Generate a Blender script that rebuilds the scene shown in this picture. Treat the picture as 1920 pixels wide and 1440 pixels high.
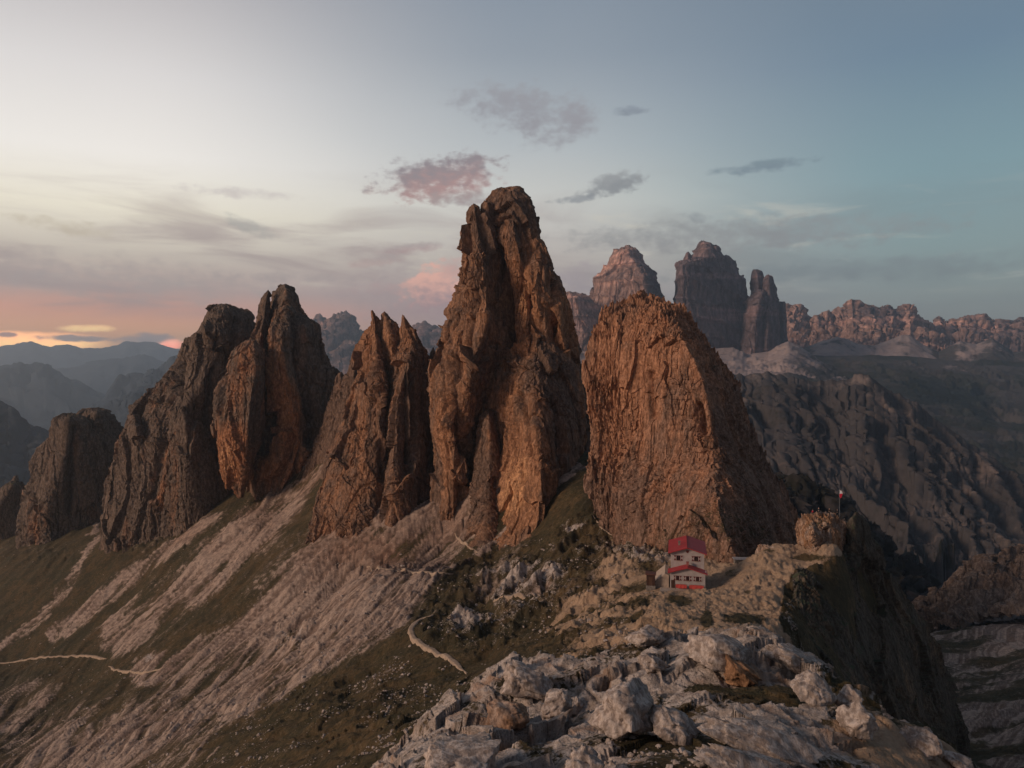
import bpy, math, random
import numpy as np

# ------------------------------------------------------------------ clear
for o in list(bpy.data.objects):
    bpy.data.objects.remove(o, do_unlink=True)
SC = bpy.context.scene
COL = SC.collection
R = math.radians
rng = np.random.default_rng(11)
random.seed(5)

# photo geometry: level camera, focal length in photo pixels, horizon row
F, CX, CY = 1450.0, 960.0, 690.0
CAMZ = 54.0


def srgb(r, g, b):
    def c(v):
        v /= 255.0
        return v / 12.92 if v <= 0.04045 else ((v + 0.055) / 1.055) ** 2.4
    return (c(r), c(g), c(b), 1.0)


# ------------------------------------------------------------------ camera
cam = bpy.data.cameras.new('camera')
cam.sensor_width = 36.0
cam.lens = 36.0 * F / 1920.0
cam.shift_y = -(720.0 - CY) / 1920.0
cam.clip_start = 0.5
cam.clip_end = 120000.0
camo = bpy.data.objects.new('camera', cam)
COL.objects.link(camo)
camo.location = (0, 0, CAMZ)
camo.rotation_euler = (R(90), 0, 0)
SC.camera = camo

# ------------------------------------------------------------------ colour management
SC.view_settings.view_transform = 'Standard'
SC.view_settings.look = 'None'
SC.view_settings.exposure = 0.0
SC.view_settings.gamma = 1.0
SC.render.engine = 'CYCLES'
SC.cycles.use_denoising = True
SC.cycles.max_bounces = 5
SC.cycles.diffuse_bounces = 3
SC.cycles.volume_bounces = 0

# ------------------------------------------------------------------ sun
SUN_DIR = np.array([-0.86, -0.36, 0.36])
SUN_DIR /= np.linalg.norm(SUN_DIR)
SUN_EL = math.asin(SUN_DIR[2])
SUN_AZ = math.atan2(SUN_DIR[0], SUN_DIR[1])
sl = bpy.data.lights.new('sun', 'SUN')
sl.energy = 2.5
sl.angle = R(14)
sl.color = (1.0, 0.74, 0.55)
so = bpy.data.objects.new('sun', sl)
COL.objects.link(so)
so.location = (-300, -200, 500)
from mathutils import Vector
so.rotation_euler = Vector(SUN_DIR).to_track_quat('Z', 'Y').to_euler()

# ------------------------------------------------------------------ node helper


class NT:
    def __init__(self, tree):
        self.t = tree
        self.n = tree.nodes
        self.l = tree.links

    def put(self, sock, v):
        if v is None:
            return
        if isinstance(v, bpy.types.NodeSocket):
            self.l.new(v, sock)
        else:
            sock.default_value = v

    def math(self, op, a, b=None, c=None, clamp=False):
        n = self.n.new('ShaderNodeMath')
        n.operation = op
        n.use_clamp = clamp
        self.put(n.inputs[0], a)
        self.put(n.inputs[1], b)
        self.put(n.inputs[2], c)
        return n.outputs[0]

    def mix(self, f, a, b, mode='MIX'):
        n = self.n.new('ShaderNodeMix')
        n.data_type = 'RGBA'
        n.blend_type = mode
        self.put(n.inputs[0], f)
        self.put(n.inputs[6], a)
        self.put(n.inputs[7], b)
        return n.outputs[2]

    def mrange(self, v, a, b, c=0.0, d=1.0, smooth=True):
        n = self.n.new('ShaderNodeMapRange')
        n.interpolation_type = 'SMOOTHSTEP' if smooth else 'LINEAR'
        self.put(n.inputs[0], v)
        for i, x in enumerate((a, b, c, d)):
            self.put(n.inputs[1 + i], x)
        return n.outputs[0]

    def ramp(self, v, stops, ease='LINEAR'):
        n = self.n.new('ShaderNodeValToRGB')
        n.color_ramp.interpolation = ease
        e = n.color_ramp.elements
        while len(e) < len(stops):
            e.new(0.5)
        for i, (p, c) in enumerate(stops):
            e[i].position = p
            e[i].color = c
        self.put(n.inputs[0], v)
        return n.outputs[0]

    def noise(self, vec, scale, detail=5.0, rough=0.55, dist=0.0):
        n = self.n.new('ShaderNodeTexNoise')
        self.put(n.inputs['Vector'], vec)
        n.inputs['Scale'].default_value = scale
        n.inputs['Detail'].default_value = detail
        n.inputs['Roughness'].default_value = rough
        n.inputs['Distortion'].default_value = dist
        return n.outputs[0]

    def vmath(self, op, a, b):
        n = self.n.new('ShaderNodeVectorMath')
        n.operation = op
        self.put(n.inputs[0], a)
        self.put(n.inputs[1], b)
        return n.outputs[0]

    def comb(self, x, y, z):
        n = self.n.new('ShaderNodeCombineXYZ')
        self.put(n.inputs[0], x)
        self.put(n.inputs[1], y)
        self.put(n.inputs[2], z)
        return n.outputs[0]

    def sep(self, v):
        n = self.n.new('ShaderNodeSeparateXYZ')
        self.put(n.inputs[0], v)
        return n.outputs

    def attr(self, name):
        n = self.n.new('ShaderNodeAttribute')
        n.attribute_name = name
        return n.outputs['Fac']


# ------------------------------------------------------------------ world / dusk sky
W = bpy.data.worlds.new('World')
SC.world = W
W.use_nodes = True
wt = NT(W.node_tree)
W.node_tree.nodes.clear()
tc = W.node_tree.nodes.new('ShaderNodeTexCoord').outputs['Generated']
sx, sy, sz = wt.sep(tc)
hl = wt.math('SQRT', wt.math('ADD', wt.math('MULTIPLY', sx, sx), wt.math('MULTIPLY', sy, sy)))
side = wt.math('DIVIDE', sx, wt.math('MAXIMUM', hl, 0.001))
el = wt.math('MULTIPLY', wt.math('ARCSINE', sz), 180 / math.pi)
az = wt.math('MULTIPLY', wt.math('ARCTAN2', sx, sy), 180 / math.pi)
e01 = wt.math('DIVIDE', el, 90.0, clamp=True)


def elr(stops):
    return [(max(0.0, a / 90.0), srgb(*c)) for a, c in stops]


skyL = wt.ramp(e01, elr([(0, (255, 190, 125)), (2.4, (255, 184, 132)), (3.8, (235, 168, 140)), (5.2, (190, 163, 155)),
                         (7.5, (208, 196, 182)), (10.5, (248, 240, 220)), (14, (250, 245, 238)), (19, (228, 224, 222)),
                         (25, (188, 184, 186)), (40, (140, 145, 155)), (90, (105, 118, 140))]))
skyC = wt.ramp(e01, elr([(0, (180, 158, 150)), (4, (174, 156, 156)), (8, (196, 186, 178)), (12, (212, 211, 205)),
                         (16, (187, 193, 196)), (22, (150, 160, 171)), (28, (130, 143, 159)), (90, (90, 106, 132))]))
skyR = wt.ramp(e01, elr([(0, (150, 142, 132)), (3, (144, 147, 141)), (8, (140, 161, 161)), (13, (128, 160, 168)),
                         (20, (106, 132, 153)), (27, (102, 121, 140)), (90, (75, 95, 125))]))
fL = wt.mrange(side, -0.46, 0.04)
fR = wt.mrange(side, 0.0, 0.5)
sky = wt.mix(fR, wt.mix(fL, skyL, skyC), skyR)
# thin stratus veils, stretched along the horizon
cv = wt.comb(wt.math('MULTIPLY', side, 3.0), wt.math('MULTIPLY', wt.math('ADD', el, wt.math('MULTIPLY', side, 2.5)), 0.26), 0.0)
n1 = wt.noise(cv, 1.5, 6, 0.55, 0.6)
veil = wt.math('MULTIPLY', wt.mrange(n1, 0.45, 0.68), wt.mrange(el, 15.0, 8.0))
veil = wt.math('MULTIPLY', veil, wt.mrange(el, 2.8, 4.5))
veil = wt.math('MULTIPLY', veil, wt.mrange(side, 0.5, 0.0, 0.35, 0.75))
sky = wt.mix(veil, sky, wt.mix(wt.mrange(side, -0.1, 0.4), srgb(166, 149, 147), srgb(122, 131, 134)))
cv2 = wt.comb(wt.math('MULTIPLY', side, 5.0), wt.math('MULTIPLY', el, 0.5), 3.3)
n2 = wt.noise(cv2, 1.6, 5, 0.6, 0.4)
streak = wt.math('MULTIPLY', wt.mrange(n2, 0.55, 0.75), wt.math('MULTIPLY', wt.mrange(el, 13, 10), wt.mrange(el, 4, 7)))
sky = wt.mix(wt.math('MULTIPLY', streak, 0.5), sky, srgb(222, 214, 196))
# broad uneven patches high up
n3 = wt.noise(tc, 2.2, 3, 0.5)
sky = wt.mix(wt.math('MULTIPLY', wt.mrange(n3, 0.35, 0.7, 0.0, 0.22), fL), sky, srgb(150, 158, 166))

# individual clouds: (photo px, py, half width, half height, tilt, colour, softness, strength)
edge_vec = wt.comb(wt.math('MULTIPLY', az, 0.55), wt.math('MULTIPLY', el, 0.9), 0.0)
ne = wt.noise(edge_vec, 0.9, 5, 0.55)
ne2 = wt.noise(edge_vec, 2.4, 3, 0.5)


def cloud(px, py, rx, ry, tilt, c1, c2, thr=0.30, strength=0.9, soft=0.45, rag=1.5, gain=1.0):
    global sky
    gc = lambda c: tuple(v * gain for v in srgb(*c)[:3]) + (1.0,)
    a0 = math.degrees(math.atan((px - CX) / F))
    ca = math.cos(math.radians(a0))
    e0 = math.degrees(math.atan((CY - py) / F * ca))
    ra, re = math.degrees(rx / F) * ca * ca, math.degrees(ry / F)
    da = wt.math('SUBTRACT', az, a0)
    de = wt.math('SUBTRACT', el, e0)
    ct, st = math.cos(tilt), math.sin(tilt)
    u = wt.math('DIVIDE', wt.math('ADD', wt.math('MULTIPLY', da, ct), wt.math('MULTIPLY', de, st)), ra)
    v = wt.math('DIVIDE', wt.math('SUBTRACT', wt.math('MULTIPLY', de, ct), wt.math('MULTIPLY', da, st)), re)
    r2 = wt.math('ADD', wt.math('MULTIPLY', u, u), wt.math('MULTIPLY', v, v))
    body = wt.math('SUBTRACT', 1.0, r2)
    body = wt.math('ADD', body, wt.math('MULTIPLY', wt.math('SUBTRACT', ne, 0.5), rag * 2.0))
    body = wt.math('ADD', body, wt.math('MULTIPLY', wt.math('SUBTRACT', ne2, 0.5), rag * 1.3))
    m = wt.math('MULTIPLY', wt.mrange(body, thr - 0.2, thr + soft * 1.7), strength)
    shade = wt.mrange(wt.math('ADD', v, wt.math('MULTIPLY', wt.math('SUBTRACT', ne2, 0.5), 2.0)), -0.7, 0.7)
    sky = wt.mix(m, sky, wt.mix(shade, gc(c1), gc(c2)))


cloud(985, 203, 150, 46, -0.1, (146, 143, 150), (154, 153, 159), 0.05, 0.8, 0.8)
cloud(1060, 238, 95, 40, 0.2, (150, 147, 153), (156, 155, 161), 0.1, 0.65, 0.8)
cloud(1175, 208, 40, 10, 0.0, (126, 134, 146), (134, 142, 154), 0.2, 0.7, 0.6)
cloud(825, 335, 125, 46, 0.16, (178, 142, 138), (146, 135, 139), 0.05, 0.95, 0.5)
cloud(870, 372, 95, 16, 0.05, (160, 148, 148), (168, 158, 156), 0.1, 0.7, 0.7)
cloud(1155, 342, 72, 24, 0.25, (134, 137, 141), (150, 152, 154), 0.15, 0.85, 0.5)
cloud(1080, 374, 60, 8, 0.08, (132, 138, 144), (142, 146, 150), 0.1, 0.7, 0.6)
cloud(1430, 312, 110, 12, 0.05, (116, 130, 142), (120, 136, 146), 0.1, 0.75, 0.7)
cloud(1310, 410, 40, 12, -0.2, (138, 142, 146), (140, 146, 150), 0.1, 0.6, 0.7)
cloud(1380, 440, 420, 34, 0.0, (142, 140, 142), (146, 147, 148), 0.0, 0.7, 0.9)
cloud(1620, 505, 420, 22, 0.0, (126, 134, 137), (130, 139, 142), 0.0, 0.7, 0.9)
cloud(760, 555, 150, 60, 0.0, (166, 150, 150), (170, 152, 151), 0.0, 0.6, 0.9, 1.0)
cloud(818, 545, 72, 48, 0.1, (178, 148, 148), (238, 184, 166), 0.0, 1.0, 0.4)
cloud(720, 545, 80, 16, 0.05, (172, 152, 150), (190, 160, 156), 0.1, 0.6, 0.7)
cloud(650, 455, 150, 12, 0.03, (205, 196, 186), (214, 206, 194), 0.1, 0.5, 0.8)
cloud(560, 520, 170, 10, 0.02, (160, 148, 148), (164, 152, 150), 0.1, 0.5, 0.8)
cloud(850, 505, 32, 26, 0.2, (196, 160, 152), (206, 172, 164), 0.25, 0.75, 0.6)
cloud(1090, 520, 70, 34, 0.1, (158, 146, 150), (172, 160, 162), 0.2, 0.7, 0.7)
cloud(770, 465, 70, 12, 0.1, (176, 140, 140), (164, 148, 148), 0.1, 0.6, 0.7)
cloud(700, 492, 60, 9, 0.1, (186, 150, 146), (176, 150, 146), 0.1, 0.5, 0.8)
cloud(450, 362, 120, 12, -0.02, (196, 184, 182), (200, 190, 188), 0.1, 0.6, 0.8)
cloud(468, 425, 66, 15, -0.3, (170, 168, 162), (176, 174, 168), 0.1, 0.7, 0.8)
cloud(120, 425, 120, 14, -0.08, (196, 182, 160), (204, 192, 170), 0.1, 0.7, 0.9)
cloud(200, 520, 420, 40, -0.02, (176, 162, 157), (172, 160, 156), 0.0, 0.75, 1.0)
# glow bands over the far ranges at the left
cloud(165, 616, 66, 7, 0.0, (255, 214, 140), (255, 208, 140), 0.1, 0.9, 0.7, 0.8, 2.0)
cloud(40, 640, 190, 17, 0.0, (255, 200, 120), (255, 176, 112), 0.0, 1.0, 0.6, 0.3, 3.6)
cloud(322, 645, 30, 11, 0.0, (255, 140, 110), (250, 160, 130), 0.1, 0.95, 0.5, 0.8, 3.0)
cloud(150, 635, 90, 6, -0.02, (150, 138, 140), (165, 146, 142), 0.1, 0.95, 0.5, 1.1)
cloud(265, 636, 80, 11, 0.08, (140, 136, 142), (165, 148, 146), 0.1, 0.9, 0.5, 1.1)
cloud(12, 628, 22, 5, 0.0, (165, 130, 130), (170, 130, 130), 0.1, 0.9, 0.5, 0.8)

# a clear-air sky far from the horizon, physically based, blended in weakly
nsk = W.node_tree.nodes.new('ShaderNodeTexSky')
nsk.sky_type = 'NISHITA'
nsk.sun_disc = False
nsk.sun_elevation = R(4)
nsk.sun_rotation = SUN_AZ
nsk.altitude = 2400
hi = wt.mrange(el, 30, 80, 0.0, 0.5)
sky = wt.mix(hi, sky, wt.mix(1.0, nsk.outputs[0], (0.1, 0.1, 0.1, 1), 'MULTIPLY'))
sky = wt.mix(wt.mrange(sy, 0.35, -0.3, 0.0, 0.6), sky, srgb(62, 66, 84))   # the dim eastern sky behind the camera
bg = W.node_tree.nodes.new('ShaderNodeBackground')
W.node_tree.links.new(sky, bg.inputs[0])
bg.inputs[1].default_value = 1.0
wo = W.node_tree.nodes.new('ShaderNodeOutputWorld')
W.node_tree.links.new(bg.outputs[0], wo.inputs[0])

# ------------------------------------------------------------------ numpy noise
_perm = rng.permutation(4096).astype(np.int32)
_perm = np.concatenate([_perm, _perm])
_g = rng.normal(size=(4096, 3)).astype(np.float32)
_g /= np.linalg.norm(_g, axis=1, keepdims=True)
_val = rng.random(4096).astype(np.float32)


def _hash(ix, iy, iz):
    h = _perm[(ix & 4095)]
    h = _perm[(h + iy) & 4095]
    return _perm[(h + iz) & 4095]


def perlin(x, y, z):
    x = np.asarray(x, np.float32); y = np.asarray(y, np.float32); z = np.asarray(z, np.float32)
    fx, fy, fz = np.floor(x), np.floor(y), np.floor(z)
    ix, iy, iz = fx.astype(np.int32), fy.astype(np.int32), fz.astype(np.int32)
    x = x - fx; y = y - fy; z = z - fz
    u = x * x * x * (x * (x * 6 - 15) + 10)
    v = y * y * y * (y * (y * 6 - 15) + 10)
    w = z * z * z * (z * (z * 6 - 15) + 10)
    out = 0
    for dx in (0, 1):
        wx = u if dx else 1 - u
        for dy in (0, 1):
            wy = v if dy else 1 - v
            for dz in (0, 1):
                wz = w if dz else 1 - w
                g = _g[_hash(ix + dx, iy + dy, iz + dz)]
                out = out + wx * wy * wz * (g[..., 0] * (x - dx) + g[..., 1] * (y - dy) + g[..., 2] * (z - dz))
    return out * 1.6


def fbm(x, y, z, octv=4, gain=0.5, lac=2.03, ridged=False):
    a, s, out = 1.0, 1.0, 0
    for i in range(octv):
        n = perlin(x * s + 17.3 * i, y * s - 9.1 * i, z * s + 4.7 * i)
        if ridged:
            n = 1.0 - 2.0 * np.abs(n) * 1.4
        out = out + a * n
        a *= gain
        s *= lac
    return out


def blocks(x, y, z):
    """piecewise constant value per warped cell: fractured, blocky rock"""
    h = _hash(np.floor(x).astype(np.int32), np.floor(y).astype(np.int32), np.floor(z).astype(np.int32))
    return _val[h] - 0.5


def facets(x, y, z, slope=1.1):
    """fractured rock: every warped cell is a tilted plane with its own offset"""
    fx, fy, fz = np.floor(x), np.floor(y), np.floor(z)
    h = _hash(fx.astype(np.int32), fy.astype(np.int32), fz.astype(np.int32))
    g = _g[h]
    return (_val[h] - 0.5) + slope * (g[..., 0] * (x - fx - 0.5) + g[..., 1] * (y - fy - 0.5) + g[..., 2] * (z - fz - 0.5))


def sstep(a, b, v):
    t = np.clip((v - a) / (b - a), 0, 1)
    return t * t * (3 - 2 * t)


def pdist(px, py, pts):
    """distance in photo pixels from points to a polyline"""
    best = np.full(np.shape(px), 1e9, np.float32)
    for (x0, y0), (x1, y1) in zip(pts[:-1], pts[1:]):
        dx, dy = x1 - x0, y1 - y0
        L2 = dx * dx + dy * dy + 1e-6
        t = np.clip(((px - x0) * dx + (py - y0) * dy) / L2, 0, 1)
        best = np.minimum(best, np.hypot(px - x0 - t * dx, py - y0 - t * dy))
    return best


def blob(PX, PY, lst):
    o = 0
    for cx, cy, rx, ry, v in lst:
        o = o + v * np.exp(-((PX - cx) / rx) ** 2 - ((PY - cy) / ry) ** 2)
    return o


def PT(px, py, d):
    return np.stack([(px - CX) / F * d, d * np.ones_like(px), CAMZ - (py - CY) / F * d], -1)


def pt(px, py, d):
    return ((px - CX) / F * d, d, CAMZ - (py - CY) / F * d)


# ------------------------------------------------------------------ object helpers
def tag(o, label=None, cat=None, group=None, kind=None):
    if label: o['label'] = label
    if cat: o['category'] = cat
    if group: o['group'] = group
    if kind: o['kind'] = kind
    return o


def np_mesh(name, verts, quads, attrs, mat, smooth=True, parent=None):
    me = bpy.data.meshes.new(name)
    nv, nq = len(verts), len(quads)
    me.vertices.add(nv)
    me.vertices.foreach_set('co', np.ascontiguousarray(verts, np.float32).ravel())
    me.loops.add(nq * 4)
    me.loops.foreach_set('vertex_index', np.ascontiguousarray(quads, np.int32).ravel())
    me.polygons.add(nq)
    me.polygons.foreach_set('loop_start', np.arange(0, nq * 4, 4, dtype=np.int32))
    me.polygons.foreach_set('loop_total', np.full(nq, 4, np.int32))
    me.polygons.foreach_set('use_smooth', np.full(nq, smooth, bool))
    me.update(calc_edges=True)
    for k, v in attrs.items():
        a = me.attributes.new(k, 'FLOAT', 'POINT')
        a.data.foreach_set('value', np.ascontiguousarray(v, np.float32).ravel())
    if mat:
        me.materials.append(mat)
    o = bpy.data.objects.new(name, me)
    COL.objects.link(o)
    if parent:
        o.parent = parent
    return o


def grid_quads(m, n, wrap=False, off=0):
    i = np.arange(m - 1)[:, None]
    j = np.arange(n if wrap else n - 1)[None, :]
    j2 = (j + 1) % n
    q = np.stack([i * n + j, (i + 1) * n + j, (i + 1) * n + j2, i * n + j2], -1)
    return q.reshape(-1, 4) + off


class MB:
    """collects polygons and links them as one mesh"""

    def __init__(self):
        self.v, self.f, self.mi = [], [], []

    def poly(self, pts, mi=0):
        k = len(self.v)
        self.v += [tuple(p) for p in pts]
        self.f.append(tuple(range(k, k + len(pts))))
        self.mi.append(mi)

    def box(self, x0, y0, z0, x1, y1, z1, mi=0):
        p = [(x0, y0, z0), (x1, y0, z0), (x1, y1, z0), (x0, y1, z0), (x0, y0, z1), (x1, y0, z1), (x1, y1, z1), (x0, y1, z1)]
        k = len(self.v)
        self.v += p
        for f in ((0, 3, 2, 1), (4, 5, 6, 7), (0, 1, 5, 4), (1, 2, 6, 5), (2, 3, 7, 6), (3, 0, 4, 7)):
            self.f.append(tuple(k + i for i in f))
            self.mi.append(mi)
        return self

    def prism(self, poly, axis, a, b, mi=0):
        """extrude a 2-D outline along an axis ('x' or 'y' or 'z')"""
        def mk(p, t):
            return {'x': (t, p[0], p[1]), 'y': (p[0], t, p[1]), 'z': (p[0], p[1], t)}[axis]
        n = len(poly)
        k = len(self.v)
        self.v += [mk(p, a) for p in poly] + [mk(p, b) for p in poly]
        self.f.append(tuple(range(k, k + n)))
        self.f.append(tuple(range(k + 2 * n - 1, k + n - 1, -1)))
        self.mi += [mi, mi]
        for i in range(n):
            j = (i + 1) % n
            self.f.append((k + j, k + i, k + n + i, k + n + j))
            self.mi.append(mi)
        return self

    def tube(self, p0, p1, r0, r1=None, n=10, mi=0):
        r1 = r0 if r1 is None else r1
        a, b = Vector(p0), Vector(p1)
        d = (b - a).normalized()
        q = d.orthogonal().normalized()
        w = d.cross(q)
        k = len(self.v)
        for c, r in ((a, r0), (b, r1)):
            for i in range(n):
                t = 2 * math.pi * i / n
                self.v.append(tuple(c + (q * math.cos(t) + w * math.sin(t)) * r))
        for i in range(n):
            j = (i + 1) % n
            self.f.append((k + i, k + j, k + n + j, k + n + i))
            self.mi.append(mi)
        self.f.append(tuple(range(k + n - 1, k - 1, -1)))
        self.f.append(tuple(range(k + n, k + 2 * n)))
        self.mi += [mi, mi]
        return self

    def build(self, name, mats, parent=None, bevel=0.0):
        me = bpy.data.meshes.new(name)
        me.from_pydata(self.v, [], self.f)
        if not isinstance(mats, (list, tuple)):
            mats = [mats]
        for m in mats:
            me.materials.append(m)
        me.polygons.foreach_set('material_index', self.mi)
        me.update()
        import bmesh
        bm = bmesh.new()
        bm.from_mesh(me)
        bmesh.ops.recalc_face_normals(bm, faces=bm.faces)
        bm.to_mesh(me)
        bm.free()
        o = bpy.data.objects.new(name, me)
        COL.objects.link(o)
        if parent:
            o.parent = parent
        if bevel:
            b = o.modifiers.new('bevel', 'BEVEL')
            b.width = bevel
            b.segments = 2
            b.limit_method = 'ANGLE'
        return o


def empty(name, loc, rz=0.0):
    o = bpy.data.objects.new(name, None)
    COL.objects.link(o)
    o.location = loc
    o.rotation_euler = (0, 0, rz)
    o.empty_display_size = 0.3
    return o


# ------------------------------------------------------------------ materials
def new_mat(name, rough=0.95, spec=0.15):
    m = bpy.data.materials.new(name)
    m.use_nodes = True
    b = m.node_tree.nodes['Principled BSDF']
    b.inputs['Roughness'].default_value = rough
    b.inputs['Specular IOR Level'].default_value = spec
    return m, NT(m.node_tree), b


def rock_mat(name, grey, warm, dark, scale=1.0, bump=0.6, moss=(0.055, 0.047, 0.02, 1), streak=0.55, strata=0.0, fresh=None):
    """grey and iron-stained rock, mossy ledges; attributes: tint (iron stain), moss, streak stays procedural"""
    m, t, b = new_mat(name)
    geo = t.n.new('ShaderNodeNewGeometry').outputs['Position']
    st = t.vmath('MULTIPLY', geo, (1.0, 1.0, 0.28))
    na = t.noise(geo, 0.05 * scale, 6, 0.6)
    nb = t.noise(st, 0.22 * scale, 6, 0.65, 0.4)
    nc = t.noise(geo, 1.1 * scale, 5, 0.65)
    tint = t.math('ADD', t.attr('tint'), t.math('MULTIPLY', t.math('SUBTRACT', na, 0.5), 0.9))
    tint = t.math('ADD', tint, t.math('MULTIPLY', t.math('SUBTRACT', nb, 0.5), 1.0))
    tint = t.math('ADD', tint, t.math('MULTIPLY', t.math('SUBTRACT', t.noise(st, 0.09 * scale, 3, 0.5, 0.6), 0.5), 1.1))
    c = t.mix(t.mrange(tint, 0.15, 0.85), grey, warm)
    if fresh:
        c = t.mix(t.mrange(tint, 1.0, 1.5), c, fresh)
    c = t.mix(t.math('MULTIPLY', t.mrange(nb, 0.5, 0.28), streak), c, dark)
    nd = t.noise(t.vmath('MULTIPLY', geo, (1.0, 1.0, 0.45)), 0.75 * scale, 5, 0.7, 0.3)
    c = t.mix(t.mrange(nd, 0.42, 0.62), t.mix(1.0, c, (0.52, 0.49, 0.47, 1), 'MULTIPLY'), c)
    c = t.mix(t.mrange(nc, 0.5, 0.72, 0.0, 0.6), c, t.mix(1.0, c, (1.55, 1.5, 1.45, 1), 'MULTIPLY'))
    c = t.mix(t.mrange(nc, 0.46, 0.3, 0.0, 0.6), c, t.mix(1.0, c, (0.5, 0.48, 0.47, 1), 'MULTIPLY'))
    if strata:
        zb = t.noise(t.vmath('MULTIPLY', geo, (0.06, 0.06, 1.0)), 0.25 * scale, 4, 0.6, 0.3)
        c = t.mix(t.math('MULTIPLY', t.mrange(zb, 0.48, 0.66), strata), c, t.mix(1.0, c, (1.9, 1.75, 1.7, 1), 'MULTIPLY'))
    mo = t.math('ADD', t.attr('moss'), t.math('MULTIPLY', t.math('SUBTRACT', t.noise(geo, 0.35 * scale, 5, 0.65), 0.5), 1.3))
    nrm = t.n.new('ShaderNodeNewGeometry').outputs['Normal']
    up = t.sep(nrm)[2]
    mo = t.math('ADD', mo, t.mrange(up, 0.3, 0.85, -0.15, 0.25))
    c = t.mix(t.mrange(mo, 0.42, 0.62), c, moss)
    t.put(b.inputs['Base Color'], c)
    bn = t.n.new('ShaderNodeBump')
    bn.inputs['Strength'].default_value = bump
    bn.inputs['Distance'].default_value = 0.5 / scale
    h = t.math('ADD', t.math('ADD', nd, t.math('MULTIPLY', nb, 1.2)), t.math('ADD', nc, t.math('MULTIPLY', t.noise(geo, 4.0 * scale, 3, 0.6), 0.3)))
    t.put(bn.inputs['Height'], h)
    t.put(b.inputs['Normal'], bn.outputs[0])
    return m


M_ROCK = rock_mat('dolomite_rock', (0.175, 0.115, 0.088, 1), (0.36, 0.185, 0.105, 1), (0.06, 0.038, 0.029, 1), fresh=(0.56, 0.3, 0.16, 1))
M_ROCK_B = rock_mat('pitted_dolomite_rock', (0.24, 0.152, 0.115, 1), (0.42, 0.215, 0.13, 1), (0.09, 0.058, 0.043, 1), 1.25, 0.9, (0.06, 0.043, 0.02, 1))
M_ROCK_D = rock_mat('dark_dolomite_rock', (0.165, 0.122, 0.098, 1), (0.38, 0.18, 0.095, 1), (0.06, 0.045, 0.037, 1), 0.8, fresh=(0.5, 0.26, 0.14, 1))
M_ROCK_N = rock_mat('pale_limestone', (0.46, 0.385, 0.345, 1), (0.34, 0.19, 0.11, 1), (0.12, 0.09, 0.075, 1), 3.0, 0.7, streak=0.5)
M_ROCK_F = rock_mat('far_rock', (0.15, 0.11, 0.115, 1), (0.4, 0.25, 0.205, 1), (0.05, 0.036, 0.042, 1), 0.06, 0.5, strata=1.0)
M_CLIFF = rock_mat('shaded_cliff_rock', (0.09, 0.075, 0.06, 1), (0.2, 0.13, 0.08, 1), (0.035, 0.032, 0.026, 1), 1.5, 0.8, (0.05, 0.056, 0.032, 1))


def slope_mat(name, rock, scree, veg, scale):
    """far slopes: attributes tint (0 vegetation .. 1 scree) and moss (dark woods)"""
    m, t, b = new_mat(name)
    geo = t.n.new('ShaderNodeNewGeometry').outputs['Position']
    na = t.noise(geo, 0.012 * scale, 7, 0.62, 0.4)
    nb = t.noise(geo, 0.07 * scale, 6, 0.65)
    v = t.math('ADD', t.attr('tint'), t.math('ADD', t.math('MULTIPLY', t.math('SUBTRACT', na, 0.5), 1.5),
                                             t.math('MULTIPLY', t.math('SUBTRACT', nb, 0.5), 0.9)))
    c = t.mix(t.mrange(v, 0.2, 0.5), veg, rock)
    c = t.mix(t.mrange(v, 0.68, 0.95), c, scree)
    c = t.mix(t.mrange(nb, 0.35, 0.7, 0.0, 0.5), c, t.mix(1.0, c, (0.5, 0.5, 0.5, 1), 'MULTIPLY'))
    mo = t.math('ADD', t.attr('moss'), t.math('MULTIPLY', t.math('SUBTRACT', nb, 0.5), 0.8))
    c = t.mix(t.mrange(mo, 0.4, 0.6), c, (0.012, 0.016, 0.014, 1))
    t.put(b.inputs['Base Color'], c)
    bn = t.n.new('ShaderNodeBump')
    bn.inputs['Strength'].default_value = 0.5
    bn.inputs['Distance'].default_value = 6.0 / scale
    t.put(bn.inputs['Height'], t.math('ADD', na, t.math('MULTIPLY', nb, 0.6)))
    t.put(b.inputs['Normal'], bn.outputs[0])
    return m


M_SLOPE = slope_mat('grey_mountain_slope', (0.062, 0.053, 0.052, 1), (0.17, 0.13, 0.115, 1), (0.022, 0.02, 0.014, 1), 1.0)
M_PLAT = slope_mat('plateau_ground', (0.07, 0.06, 0.056, 1), (0.32, 0.245, 0.23, 1), (0.028, 0.03, 0.022, 1), 0.35)
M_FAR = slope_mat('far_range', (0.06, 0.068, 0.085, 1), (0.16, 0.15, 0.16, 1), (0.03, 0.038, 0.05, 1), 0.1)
M_BUTT = rock_mat('brown_buttress_rock', (0.3, 0.22, 0.175, 1), (0.36, 0.23, 0.16, 1), (0.08, 0.06, 0.05, 1), 0.7, 0.6, (0.05, 0.05, 0.025, 1))


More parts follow.
